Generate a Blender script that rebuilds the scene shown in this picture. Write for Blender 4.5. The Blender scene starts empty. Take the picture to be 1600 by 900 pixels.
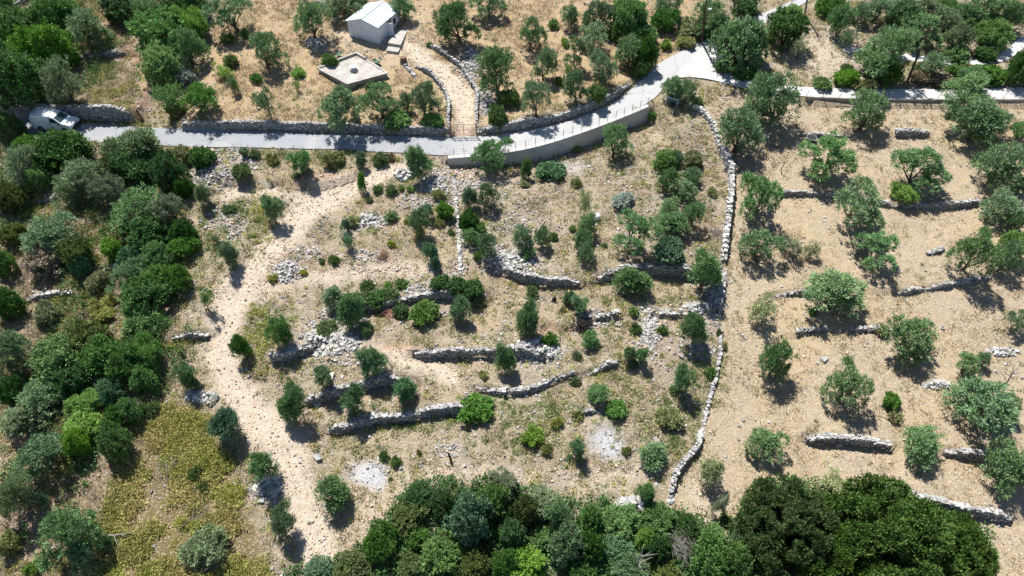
import bpy, math
import numpy as np
from mathutils import Vector, Matrix

# ------------------------------------------------------------ camera, sky, sun
S = bpy.context.scene
C = bpy.data.collections.new("scene_objects"); S.collection.children.link(C)
DEP, FPX, D0, SLOPE = math.radians(47), 1067.0, 60.2, math.tan(math.radians(8))
FWD = np.array([0, math.cos(DEP), -math.sin(DEP)])
UPV = np.array([0, math.sin(DEP), math.cos(DEP)])
CAM = -FWD * D0
cam = bpy.data.cameras.new("camera"); cam.sensor_width = 36; cam.lens = 36 * FPX / 1600
cam.clip_start = 1; cam.clip_end = 4000
camo = bpy.data.objects.new("camera", cam); C.objects.link(camo)
camo.location = CAM; camo.rotation_euler = (math.pi / 2 - DEP, 0, 0)
S.camera = camo
SUN_EL, SUN_AZ, SUN_STR, SKY_STR, EXPO = 60.5, 29.0, 4.9, 0.08, 0.90
w = bpy.data.worlds.new("World"); S.world = w; w.use_nodes = True
bg = w.node_tree.nodes["Background"]
sky = w.node_tree.nodes.new("ShaderNodeTexSky"); sky.sky_type = 'NISHITA'; sky.sun_disc = False
sky.air_density = .75; sky.dust_density = .2; sky.altitude = 300; sky.sun_elevation = math.radians(SUN_EL); sky.sun_rotation = math.radians(-SUN_AZ)
w.node_tree.links.new(sky.outputs[0], bg.inputs[0]); bg.inputs[1].default_value = SKY_STR
sl = bpy.data.lights.new("sun", 'SUN'); sl.energy = SUN_STR; sl.angle = math.radians(0.5); sl.color = (1, 0.965, 0.91)
so = bpy.data.objects.new("sun", sl); C.objects.link(so)
az, el = math.radians(SUN_AZ), math.radians(SUN_EL)
sdir = Vector((-math.sin(az) * math.cos(el), math.cos(az) * math.cos(el), math.sin(el)))
so.rotation_euler = sdir.to_track_quat('Z', 'Y').to_euler()
so.location = (0, 0, 100)
S.view_settings.view_transform = 'Standard'; S.view_settings.look = 'None'
S.view_settings.exposure = EXPO; S.view_settings.gamma = 1; S.view_settings.use_curve_mapping = False
S.cycles.max_bounces = 6; S.cycles.diffuse_bounces = 2; S.cycles.transparent_max_bounces = 8

rng = np.random.default_rng(7)

# ------------------------------------------------------------ pixel <-> world
def ray(px, py):
    return FWD + (px - 800) / FPX * np.array([1., 0, 0]) - (py - 450) / FPX * UPV
def plane_hit(px, py):
    r = ray(px, py); t = (SLOPE * CAM[1] - CAM[2]) / (r[2] - SLOPE * r[1]); return CAM + t * r
def to_px(x, y, z):
    qx, qy, qz = x - CAM[0], y - CAM[1], z - CAM[2]
    d = qy * FWD[1] + qz * FWD[2]; u = qx; v = qy * UPV[1] + qz * UPV[2]
    return 800 + FPX * u / d, 450 - FPX * v / d
def plane_pts(pts): return np.array([plane_hit(*p)[:2] for p in pts])

def resample(p, step=None, n=None):
    p = np.asarray(p, float); d = np.hypot(*(np.diff(p[:, :2], axis=0).T)); s = np.r_[0, np.cumsum(d)]
    if n is None: n = max(2, int(s[-1] / step) + 1)
    q = np.linspace(0, s[-1], n)
    return np.stack([np.interp(q, s, p[:, k]) for k in range(p.shape[1])], 1)
def smooth(p, it=2):
    p = np.asarray(p, float)
    for _ in range(it):
        q = [p[0]]
        for a, b in zip(p[:-1], p[1:]): q += [a * .75 + b * .25, a * .25 + b * .75]
        q.append(p[-1]); p = np.array(q)
    return p

# ------------------------------------------------------------ noise and masks
_lat = np.random.default_rng(3).random((256, 256))
def vnoise(x, y, s, o=0):
    x = x / s + 17.3 * o + 500; y = y / s + 9.1 * o + 500
    i = np.floor(x).astype(int); j = np.floor(y).astype(int); u = x - i; v = y - j
    u = u * u * (3 - 2 * u); v = v * v * (3 - 2 * v)
    L = lambda a, b: _lat[a % 256, b % 256]
    return (L(i, j) * (1 - u) + L(i + 1, j) * u) * (1 - v) + (L(i, j + 1) * (1 - u) + L(i + 1, j + 1) * u) * v
def fbm(x, y, s, o=0): return (vnoise(x, y, s, o) + .5 * vnoise(x, y, s / 2, o + 1) + .25 * vnoise(x, y, s / 4, o + 2)) / 1.75
def inpoly(px, py, poly):
    c = np.zeros(px.shape, bool); n = len(poly)
    for k in range(n):
        x1, y1 = poly[k]; x2, y2 = poly[(k + 1) % n]
        if y1 == y2: continue
        c ^= ((py < y1) != (py < y2)) & (px < (x2 - x1) * (py - y1) / (y2 - y1) + x1)
    return c
def strip(px, py, pts, soft=.35):
    """pts (x,y,halfwidth): soft mask of a stroked path in picture units of the base plane"""
    m = np.zeros(px.shape)
    for (x1, y1, w1), (x2, y2, w2) in zip(pts[:-1], pts[1:]):
        dx, dy = x2 - x1, (y2 - y1) * 1.35; L = dx * dx + dy * dy + 1e-9
        t = np.clip(((px - x1) * dx + (py - y1) * 1.35 * dy) / L, 0, 1)
        d = np.hypot(px - x1 - t * dx, (py - y1) * 1.35 - t * dy); w_ = w1 + t * (w2 - w1)
        m = np.maximum(m, np.clip((1 + soft - d / w_) / (2 * soft), 0, 1))
    return m
def blob(px, py, x, y, rx, ry, soft=.4):
    return np.clip((1 + soft - np.hypot((px - x) / rx, (py - y) / ry)) / (2 * soft), 0, 1)

# ------------------------------------------------------------ terrain
ROAD_T = [(-40,172),(60,184),(125,193),(230,200),(300,204),(450,208),(600,213),(700,216),(745,214),(800,209),(880,194),(950,167),(985,142),(1012,112),(1045,90),(1088,70),(1108,58),(1150,38),(1190,22),(1230,6),(1262,-12)]
ROAD_B = [(-40,196),(60,212),(125,222),(260,229),(400,233),(560,237),(640,240),(700,245),(755,241),(830,230),(900,208),(960,186),(1012,163),(1030,148),(1036,138),(1042,128),(1060,118),(1090,116),(1120,112),(1150,72),(1190,38),(1235,18),(1290,-12)]
LANE_T = [(1108,62),(1128,88),(1150,112),(1175,128),(1210,134),(1260,138),(1330,141),(1400,141),(1480,141),(1600,138),(1690,136)]
LANE_B = [(1050,124),(1085,121),(1130,130),(1160,140),(1195,146),(1258,153),(1330,156),(1400,157),(1480,157),(1600,157),(1690,156)]
LANE2_T = [(1318,72),(1345,77),(1420,86),(1480,93),(1530,94),(1556,89),(1575,77),(1590,62),(1612,50),(1650,40)]
LANE2_B = [(1318,82),(1345,87),(1420,97),(1480,102),(1530,103),(1566,98),(1588,86),(1605,70),(1625,60),(1660,50)]

# every wall or bank that holds earth: pixels, height, share raised above, share cut below, reach
STEPS = [
 ([(-20,181),(60,183),(140,187),(212,188)], 1.3, 1, 0, 5),
 ([(287,202),(450,204),(600,208),(702,211)], .75, 1, 0, 5),
 ([(745,210),(800,204),(880,188),(948,162),(985,135)], .75, 1, 0, 5),
 ([(700,249),(755,245),(830,234),(900,212),(960,190),(1010,168)], (.7, 1.75), 0, 1, 7),
 ([(760,412),(800,425),(830,438),(905,440)], 1.1, .5, .5, 4),
 ([(935,432),(975,424),(1040,420),(1105,432)], 1.3, .5, .5, 4),
 ([(650,556),(700,552),(770,550),(820,550),(850,558)], 1.0, .5, .5, 4),
 ([(745,604),(775,608),(820,608),(860,594),(898,583)], .7, .5, .5, 3),
 ([(918,582),(962,567)], .6, .5, .5, 3),
 ([(476,626),(530,614),(580,601),(615,594),(645,597)], 1.2, .5, .5, 4),
 ([(512,668),(545,664),(580,652),(640,648),(670,640),(725,634),(750,634)], 1.1, .5, .5, 4),
 ([(424,560),(455,557),(490,543)], 1.0, .5, .5, 4),
 ([(560,478),(600,480),(640,468),(700,464),(760,462)], .9, .5, .5, 4),
 ([(270,527),(325,520)], .9, .5, .5, 3),
 ([(1028,489),(1072,489)], .6, .5, .5, 3),
 ([(350,285),(400,285),(455,293),(505,293),(560,275)], .65, .6, .4, 4),
 ([(425,343),(438,325),(455,310)], .4, .5, .5, 3),
 ([(1222,302),(1290,303),(1340,311),(1390,320),(1480,324),(1545,312)], .45, .5, .5, 4),
 ([(1208,462),(1260,457),(1330,452),(1410,457),(1450,450),(1500,443),(1545,432)], .4, .5, .5, 4),
 ([(1205,528),(1235,523),(1280,512),(1370,514)], .3, .5, .5, 4),
 ([(1262,686),(1320,689),(1386,698)], .9, .5, .5, 4),
 ([(1475,706),(1530,715),(1560,722)], .8, .5, .5, 4),
 ([(1320,760),(1360,763),(1420,774),(1465,788),(1500,795),(1580,808)], .9, .5, .5, 4),
 ([(1250,208),(1330,209),(1400,209),(1452,208)], .35, .5, .5, 3),
 ([(1256,157),(1330,160),(1400,161),(1480,161),(1600,161),(1680,160)], .5, 0, 1, 5),
 ([(905,642),(942,636)], .6, .5, .5, 3),
 ([(850,515),(880,505),(925,495),(965,490)], .6, .5, .5, 3),
 ([(95,98),(130,92),(205,82)], .5, .5, .5, 3),
 ([(0,335),(45,318),(90,312)], .5, .5, .5, 3),
 ([(40,466),(110,455)], .5, .5, .5, 3),
 ([(150,422),(192,416)], .4, .5, .5, 3),
]
GX = np.r_[-900., -450, -250, -150, -105, -85, np.arange(-74, 74.01, .28), 85, 105, 150, 250, 450, 900]
GY = np.r_[-600., -300, -150, -90, -60, -45, np.arange(-33, 56.01, .28), 65, 80, 110, 160, 300, 700]
XX, YY = np.meshgrid(GX, GY)
def base_z(y): return SLOPE * np.clip(y, -70, 110)
PX, PY = to_px(XX, YY, SLOPE * YY)
_d = (YY - CAM[1]) * FWD[1] + (SLOPE * YY - CAM[2]) * FWD[2]
PX = np.where(_d < 5, -9999, PX); PY = np.where(_d < 5, 9999, PY)
def zones(px, py, x, y):
    """authoring masks, all laid out on the ground: returns dict of float arrays"""
    wx = px + 14 * (fbm(x, y, 1.8, 5) - .5) * 2; wy = py + 10 * (fbm(x, y, 1.8, 8) - .5) * 2
    f = lambda m: m.astype(float)
    BW = [(1080,165),(1115,200),(1125,240),(1140,285),(1137,340),(1130,400),(1129,490),(1125,540),(1118,590),(1105,640),(1095,690),(1060,735),(1048,785),(1045,1400),(3000,1400),(3000,157),(1195,150)]
    z = {}
    z['orch'] = f(inpoly(wx, wy, BW))
    z['top'] = f(inpoly(wx, wy, [(330,-400),(335,20),(320,120),(285,200),(700,208),(760,208),(985,135),(1110,50),(1250,-400)]))
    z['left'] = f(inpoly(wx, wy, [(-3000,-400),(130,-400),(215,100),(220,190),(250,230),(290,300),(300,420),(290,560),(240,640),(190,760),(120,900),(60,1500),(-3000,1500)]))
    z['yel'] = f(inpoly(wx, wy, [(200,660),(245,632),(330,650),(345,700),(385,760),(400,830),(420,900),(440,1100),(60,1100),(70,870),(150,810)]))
    z['wood'] = f(inpoly(wx, wy, [(440,900),(560,860),(600,800),(650,755),(780,745),(900,790),(1050,790),(1130,830),(1200,745),(1400,775),(1540,830),(1570,910),(1600,1500),(400,1500)]))
    tr = strip(wx, wy, [(655,252,10),(610,268,16),(560,285,20),(510,302,22),(478,328,24),(450,362,24),(415,405,24),(375,447,26),(358,485,30),(350,530,26),(348,570,27),(368,612,32),(400,650,36),(435,690,38),(455,730,30),(470,780,28),(490,830,34),(510,900,40)])
    tr = np.maximum(tr, strip(wx, wy, [(385,460,18),(430,447,15),(500,438,14),(560,430,14),(640,424,12),(700,415,8)], .5) * .8)
    tr = np.maximum(tr, strip(wx, wy, [(345,300,12),(400,298,14),(460,310,15)], .5) * .85)
    tr = np.maximum(tr, strip(wx, wy, [(590,545,12),(640,565,22),(700,585,16),(712,600,8)], .5))
    tr = np.maximum(tr, strip(wx, wy, [(700,258,14),(740,262,14),(790,275,10)], .5) * .6)
    tr = np.maximum(tr, strip(wx, wy, [(620,60,12),(650,85,17),(690,115,19),(715,150,19),(724,185,18),(724,212,17)], .3))
    tr = np.maximum(tr, strip(wx, wy, [(560,820,30),(640,750,22),(720,735,18),(840,745,18),(930,752,18),(1000,740,14)], .8) * .5)
    tr = np.maximum(tr, strip(wx, wy, [(1100,760,20),(1100,820,30)], .6) * .5)
    tr = np.maximum(tr, blob(wx, wy, 590, 60, 70, 40, .6) * .45)
    tr = np.maximum(tr, blob(wx, wy, 1280, 88, 75, 36, .6) * .6)
    z['track'] = tr
    z['red'] = np.maximum.reduce([strip(wx, wy, [(145,-10,8),(165,20,8),(200,60,10),(212,100,9),(228,140,9),(222,190,6)], .5), blob(wx, wy, 610, 490, 25, 14, .7) * .6, blob(wx, wy, 800, 432, 22, 10, .7), blob(wx, wy, 620, 545, 40, 12, .7) * .7, strip(wx, wy, [(455,287,5),(500,288,5),(555,272,4)], .6), blob(wx, wy, 870, 512, 30, 10, .7) * .8, blob(wx, wy, 1258, 560, 14, 8, .8) * .5, blob(wx, wy, 600, 400, 14, 7, .8)])
    z['ash'] = np.maximum.reduce([blob(wx, wy, 575, 738, 30, 24, .35), blob(wx, wy, 948, 690, 26, 26, .5), blob(wx, wy, 893, 244, 24, 12, .6) * .6])
    rb = [(1015,518,22,36),(795,408,42,16),(736,104,16,26),(757,165,16,24),(450,425,22,14),(682,285,22,26),(575,350,24,12),(332,275,40,20),(375,262,30,14),(520,535,45,26),(1115,470,16,46),(560,560,30,16),(765,385,26,14),(1090,482,30,10),(535,495,30,14),(620,425,60,5),(650,320,26,10),(480,398,20,9),(350,350,30,16),(720,275,26,26),(560,400,26,8),(650,452,22,10),(840,560,30,10),(420,765,22,20),(340,225,50,14),(860,545,20,14),(700,700,26,6),(930,500,30,10),(1090,545,24,20)]
    rub = np.maximum.reduce([blob(wx, wy, *b, .6) for b in rb] + [strip(wx, wy, [(708,275,7),(714,330,6),(716,380,6),(720,432,8)], .5), blob(wx, wy, 800, 340, 60, 40, .8) * .4])
    z['rub'] = rub
    gr = [(1010,640,60,30),(1060,690,40,30),(850,640,60,25),(430,510,26,26),(1100,590,30,50),(300,235,45,10),(520,245,60,10),(450,240,80,12),(330,350,30,60),(960,590,30,22),(1000,470,60,12),(640,655,80,10),(560,700,40,10),(830,690,60,16),(380,340,40,30),(1230,120,60,10),(1330,120,60,12),(600,170,150,16)]
    z['grn'] = np.maximum.reduce([blob(wx, wy, *b, .7) for b in gr]) * (1 - tr)
    z['mid'] = np.clip(1 - z['orch'] - z['top'] - z['left'] - z['yel'], 0, 1)
    z['bank'] = f(inpoly(wx, wy, [(1030,165),(1085,170),(1110,205),(1122,250),(1135,300),(1110,370),(1085,330),(1075,240),(1050,200)]))
    return z
Z = zones(PX, PY, XX, YY)
polyr = lambda T, B: T + B[::-1]
roadm = inpoly(PX, PY, polyr(ROAD_T, ROAD_B)) | inpoly(PX, PY, polyr(LANE_T, LANE_B)) | inpoly(PX, PY, polyr(LANE2_T, LANE2_B))
def blur(a, n):
    a = a.astype(float)
    for _ in range(n):
        a = (a + np.roll(a, 1, 0) + np.roll(a, -1, 0) + np.roll(a, 1, 1) + np.roll(a, -1, 1)) / 5
    return a
roadsoft = np.clip(blur(roadm, 12) * 3, 0, 1)
HH = base_z(YY)
amp = (.35 + .65 * np.clip(Z['mid'] + Z['left'] + Z['yel'], 0, 1)) * (1 - .6 * Z['track']) * (1 - roadsoft)
fine = (np.abs(XX) < 75) & (YY > -34) & (YY < 57)
HH = HH + amp * fine * ((fbm(XX, YY, 6, 20) - .5) * .5 + (fbm(XX, YY, 1.5, 21) - .5) * .3 + (vnoise(XX, YY, .5, 22) - .5) * .1)
BANKS = (350, 425, 850, 1205)
def step_field(pts, h, up, dn, L):
    P = plane_pts(smooth(pts, 1)); bd = np.full(XX.shape, 1e9); sg = np.zeros(XX.shape); en = np.zeros(XX.shape)
    x0, y0 = P.min(0) - 16; x1, y1 = P.max(0) + 16
    sel = (XX > x0) & (XX < x1) & (YY > y0) & (YY < y1); x = XX[sel]; y = YY[sel]
    if pts[0][0] in BANKS: x = x + (fbm(x, y, 1.6, 61) - .5) * 1.6; y = y + (fbm(x, y, 1.3, 62) - .5) * 1.8
    b = np.full(x.shape, 1e9); s = np.zeros(x.shape); e = np.zeros(x.shape); n = len(P) - 1
    for k in range(n):
        ax, ay = P[k]; dx, dy = P[k + 1] - P[k]; LL = dx * dx + dy * dy + 1e-12
        tr_ = ((x - ax) * dx + (y - ay) * dy) / LL; t = np.clip(tr_, 0, 1)
        qx, qy = x - ax - t * dx, y - ay - t * dy; d = np.hypot(qx, qy)
        side = np.sign(dx * (y - ay) - dy * (x - ax))
        eo = np.where((k == 0) & (tr_ < 0), -tr_ * math.sqrt(LL), 0) + np.where((k == n - 1) & (tr_ > 1), (tr_ - 1) * math.sqrt(LL), 0)
        m = d < b - 1e-9; b[m] = d[m]; s[m] = side[m]; e[m] = eo[m]
    if isinstance(h, tuple):
        q = np.clip((x - P[0, 0]) / (P[-1, 0] - P[0, 0]), 0, 1) * 2; h = h[0] + (h[1] - h[0]) * np.clip(q, 0, 1)
    v = np.where(s > 0, up, -dn) * h * np.exp(-(b / L) ** 1.3) * np.exp(-(e / .8) ** 2)
    # keep steps from lifting through a road bed
    out = np.zeros(XX.shape); out[sel] = v
    return out
_st = np.zeros(XX.shape)
for s_ in STEPS:
    if s_[2] == .5 and s_[1] > .55: s_ = (s_[0], s_[1] * .84) + s_[2:]
    _st += step_field(*s_)
HH = HH + _st
def H(x, y):
    x = np.asarray(x, float); y = np.asarray(y, float)
    i = np.clip(np.searchsorted(GX, x) - 1, 0, len(GX) - 2); j = np.clip(np.searchsorted(GY, y) - 1, 0, len(GY) - 2)
    u = (x - GX[i]) / (GX[i + 1] - GX[i]); v = (y - GY[j]) / (GY[j + 1] - GY[j])
    return (HH[j, i] * (1 - u) + HH[j, i + 1] * u) * (1 - v) + (HH[j + 1, i] * (1 - u) + HH[j + 1, i + 1] * u) * v
def hit(px, py, h=0.0):
    r = ray(px, py); t = np.arange(30, 150, .1); p = CAM + t[:, None] * r
    k = np.argmax(p[:, 2] < H(p[:, 0], p[:, 1]) + h)
    q = p[k]; return np.array([q[0], q[1], float(H(q[0], q[1]))])
def scale_at(p): return FPX / float(np.dot(p - CAM, FWD))

# ------------------------------------------------------------ materials
def mat(name): 
    m = bpy.data.materials.new(name); m.use_nodes = True; nt = m.node_tree
    return m, nt, nt.nodes["Principled BSDF"]
def N(nt, t, **k):
    n = nt.nodes.new(t)
    for a, b in k.items(): setattr(n, a, b)
    return n
def val(nt, s, x):
    if isinstance(x, (int, float, tuple)): s.default_value = x if not (isinstance(x, tuple) and len(x) == 3) else (*x, 1)
    else: nt.links.new(x, s)
def mixc(nt, f, a, b, bt='MIX'):
    n = N(nt, 'ShaderNodeMix', data_type='RGBA', blend_type=bt)
    val(nt, n.inputs[0], f); val(nt, n.inputs[6], a); val(nt, n.inputs[7], b); return n.outputs[2]
def mth(nt, op, a, b=0.0, c=None, clamp=False):
    n = N(nt, 'ShaderNodeMath', operation=op, use_clamp=clamp); val(nt, n.inputs[0], a); val(nt, n.inputs[1], b)
    if c is not None: val(nt, n.inputs[2], c)
    return n.outputs[0]
def noise(nt, co, sc, det=4, rough=.6):
    n = N(nt, 'ShaderNodeTexNoise'); nt.links.new(co, n.inputs['Vector']); n.inputs['Scale'].default_value = sc
    n.inputs['Detail'].default_value = det; n.inputs['Roughness'].default_value = rough; return n.outputs['Fac']
def ramp(nt, x, lo, hi):
    n = N(nt, 'ShaderNodeMapRange', clamp=True); val(nt, n.inputs[0], x); n.inputs[1].default_value = lo; n.inputs[2].default_value = hi; return n.outputs[0]
def voro(nt, co, sc, out='Color'):
    n = N(nt, 'ShaderNodeTexVoronoi'); nt.links.new(co, n.inputs['Vector']); n.inputs['Scale'].default_value = sc; return n.outputs[out]

def ground_material():
    m, nt, b = mat('dry_hillside_soil')
    g = N(nt, 'ShaderNodeNewGeometry').outputs['Position']
    A = lambda n_: N(nt, 'ShaderNodeAttribute', attribute_name=n_)
    a1 = A('zone_a'); a2 = A('zone_b'); a3 = A('zone_c')
    s1 = N(nt, 'ShaderNodeSeparateColor'); nt.links.new(a1.outputs['Color'], s1.inputs[0])
    s2 = N(nt, 'ShaderNodeSeparateColor'); nt.links.new(a2.outputs['Color'], s2.inputs[0])
    s3 = N(nt, 'ShaderNodeSeparateColor'); nt.links.new(a3.outputs['Color'], s3.inputs[0])
    orch, top, left = s1.outputs; yel, track, red = s2.outputs; rub, grn, ash = s3.outputs
    n1 = noise(nt, g, .35, 3); n2 = noise(nt, g, 1.6, 4); n3 = noise(nt, g, 6, 3, .7); n4 = noise(nt, g, 22, 2, .7)
    mid = mixc(nt, ramp(nt, n2, .38, .62), (.345, .282, .205), (.24, .205, .14))
    mid = mixc(nt, mth(nt, 'MULTIPLY', ramp(nt, n1, .5, .65), .5), mid, (.35, .265, .18))
    orc = mixc(nt, ramp(nt, n2, .36, .64), (.43, .345, .23), (.34, .275, .19))
    orc = mixc(nt, mth(nt, 'MULTIPLY', ramp(nt, n1, .45, .62), .45), orc, (.41, .325, .235))
    tpc = mixc(nt, ramp(nt, n2, .36, .64), (.43, .31, .17), (.34, .25, .15))
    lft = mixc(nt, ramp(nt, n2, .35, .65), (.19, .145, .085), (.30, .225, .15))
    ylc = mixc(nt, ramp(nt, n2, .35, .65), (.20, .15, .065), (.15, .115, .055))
    n0 = noise(nt, g, .12, 4, .6); n9 = noise(nt, g, .9, 5, .7)
    orc = mixc(nt, mth(nt, 'MULTIPLY', ramp(nt, n0, .48, .60), .55), orc, (.45, .34, .195)); orc = mixc(nt, mth(nt, 'MULTIPLY', ramp(nt, n9, .56, .68), .55), orc, (.27, .205, .135))
    orc = mixc(nt, mth(nt, 'MULTIPLY', ramp(nt, n9, .46, .34), .0), orc, (.4, .3, .2))
    mid = mixc(nt, mth(nt, 'MULTIPLY', ramp(nt, n9, .54, .66), .6), mid, (.215, .175, .12)); mid = mixc(nt, mth(nt, 'MULTIPLY', ramp(nt, n0, .50, .62), .45), mid, (.43, .325, .195))
    tpc = mixc(nt, mth(nt, 'MULTIPLY', ramp(nt, n9, .56, .68), .5), tpc, (.27, .20, .12))
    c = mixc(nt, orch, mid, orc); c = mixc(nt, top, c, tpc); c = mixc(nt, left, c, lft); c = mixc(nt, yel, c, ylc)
    gm = mth(nt, 'MULTIPLY', grn, ramp(nt, n3, .4, .6)); c = mixc(nt, mth(nt, 'MULTIPLY', gm, .55), c, (.17, .165, .065))
    # scattered low growth colour of the soil crust, any zone
    pat = mth(nt, 'MULTIPLY', ramp(nt, n3, .55, .68), ramp(nt, n2, .42, .6)); c = mixc(nt, mth(nt, 'MULTIPLY', pat, .45), c, (.155, .135, .065))
    trc = mixc(nt, ramp(nt, n2, .35, .65), (.59, .495, .385), (.49, .405, .305)); c = mixc(nt, track, c, trc)
    rdc = mixc(nt, ramp(nt, n3, .35, .65), (.30, .165, .10), (.38, .24, .16)); c = mixc(nt, mth(nt, 'MULTIPLY', red, .8), c, rdc)
    asc = mixc(nt, ramp(nt, n3, .35, .65), (.36, .37, .385), (.50, .505, .515)); c = mixc(nt, ash, c, asc)
    ruc = mixc(nt, ramp(nt, n3, .35, .65), (.42, .38, .33), (.30, .25, .2)); c = mixc(nt, mth(nt, 'MULTIPLY', rub, .6), c, ruc)
    # pebbles: light stone chips, denser on the track and in rubble
    for sc, hi in ((9.0, .80), (16.0, .74)):
        v = N(nt, 'ShaderNodeTexVoronoi'); nt.links.new(g, v.inputs['Vector']); v.inputs['Scale'].default_value = sc
        sp = N(nt, 'ShaderNodeSeparateColor'); nt.links.new(v.outputs['Color'], sp.inputs[0])
        dens = mth(nt, 'MULTIPLY_ADD', track, .22, mth(nt, 'MULTIPLY_ADD', rub, .35, mth(nt, 'MULTIPLY_ADD', mth(nt, 'SUBTRACT', n2, .5), .5, .10)))
        pick = mth(nt, 'GREATER_THAN', sp.outputs[0], mth(nt, 'SUBTRACT', hi + .12, dens))
        inside = ramp(nt, v.outputs['Distance'], .5, .38)
        inside = N(nt, 'ShaderNodeMapRange', clamp=True); nt.links.new(v.outputs['Distance'], inside.inputs[0])
        inside.inputs[1].default_value = .5; inside.inputs[2].default_value = .36; inside = inside.outputs[0]
        f = mth(nt, 'MULTIPLY', pick, inside)
        peb = mixc(nt, sp.outputs[1], (.40, .33, .26), (.64, .59, .53)); c = mixc(nt, mth(nt, 'MULTIPLY', f, .8), c, peb)
        dk = mth(nt, 'MULTIPLY', mth(nt, 'LESS_THAN', sp.outputs[0], .10), inside); c = mixc(nt, mth(nt, 'MULTIPLY', dk, .55), c, (.12, .09, .055))
    hs = mixc(nt, 1.0, c, mixc(nt, n4, (.62, .62, .62), (1.32, 1.32, 1.32)), 'MULTIPLY')
    nt.links.new(hs, b.inputs['Base Color']); b.inputs['Roughness'].default_value = .95; b.inputs['Specular IOR Level'].default_value = .1
    bp = N(nt, 'ShaderNodeBump'); bp.inputs['Distance'].default_value = .12; bp.inputs['Strength'].default_value = .9
    hh = mth(nt, 'ADD', mth(nt, 'MULTIPLY', n3, 1.2), mth(nt, 'ADD', mth(nt, 'MULTIPLY', n4, .7), n2)); nt.links.new(hh, bp.inputs['Height'])
    nt.links.new(bp.outputs[0], b.inputs['Normal'])
    return m
def simple(name, col, rough=.85, var=.25, scale=3.0, metal=0, bump=.02, det=5, tint=False, spec=.3, speck=None):
    m, nt, b = mat(name); g = N(nt, 'ShaderNodeTexCoord').outputs['Object']
    n = noise(nt, g, scale, det, .65)
    c = mixc(nt, 1.0, (*col, 1), mixc(nt, ramp(nt, n, .3, .7), (1 - var,) * 3 + (1,), (1 + var,) * 3 + (1,)), 'MULTIPLY')
    if tint: c = mixc(nt, 1.0, c, N(nt, 'ShaderNodeAttribute', attribute_name='tint').outputs['Color'], 'MULTIPLY')
    if speck:
        n5 = noise(nt, g, scale * 7, 3, .8); c = mixc(nt, mth(nt, 'MULTIPLY', ramp(nt, n5, .58, .7), .6), c, (*speck, 1))
    nt.links.new(c, b.inputs['Base Color']); b.inputs['Roughness'].default_value = rough; b.inputs['Metallic'].default_value = metal
    b.inputs['Specular IOR Level'].default_value = spec
    if bump:
        bp = N(nt, 'ShaderNodeBump'); bp.inputs['Distance'].default_value = bump; nt.links.new(noise(nt, g, scale * 4, 4, .7), bp.inputs['Height']); nt.links.new(bp.outputs[0], b.inputs['Normal'])
    return m
def leafmat(name, col, col2=None, trans=.22, g=(1.95, 2.1, 1.9), vary=1.0):
    m, nt, b = mat(name); col2 = col2 or tuple(v * 1.5 for v in col); col = tuple(u * v for u, v in zip(col, g)); col2 = tuple(u * v * .95 for u, v in zip(col2, g))
    oi = N(nt, 'ShaderNodeObjectInfo').outputs['Random']; at = N(nt, 'ShaderNodeAttribute', attribute_name='tint')
    sp = N(nt, 'ShaderNodeSeparateColor'); nt.links.new(at.outputs['Color'], sp.inputs[0])
    c = mixc(nt, sp.outputs[1], (*col, 1), (*col2, 1))
    c = mixc(nt, 1.0, c, at.outputs['Alpha'] if False else mixc(nt, sp.outputs[0], (.72,) * 3 + (1,), (1.3,) * 3 + (1,)), 'MULTIPLY')
    h = N(nt, 'ShaderNodeHueSaturation'); h.inputs['Hue'].default_value = .5
    nt.links.new(mth(nt, 'MULTIPLY_ADD', oi, .022 * vary, .5 - .008 * vary), h.inputs['Hue']); nt.links.new(mth(nt, 'MULTIPLY_ADD', mth(nt, 'FRACT', mth(nt, 'MULTIPLY', oi, 7.31)), .34 * vary, 1 - .15 * vary), h.inputs['Value'])
    nt.links.new(mth(nt, 'MULTIPLY_ADD', mth(nt, 'FRACT', mth(nt, 'MULTIPLY', oi, 13.7)), .3, .85), h.inputs['Saturation'])
    nt.links.new(c, h.inputs['Color']); nt.links.new(h.outputs[0], b.inputs['Base Color'])
    b.inputs['Roughness'].default_value = .6; b.inputs['Specular IOR Level'].default_value = .15
    t = N(nt, 'ShaderNodeBsdfTranslucent'); nt.links.new(h.outputs[0], t.inputs[0]); mx = N(nt, 'ShaderNodeMixShader'); mx.inputs[0].default_value = trans
    nt.links.new(b.outputs[0], mx.inputs[1]); nt.links.new(t.outputs[0], mx.inputs[2]); nt.links.new(mx.outputs[0], nt.nodes['Material Output'].inputs[0])
    return m
G1 = (1, 1, 1)
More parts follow.
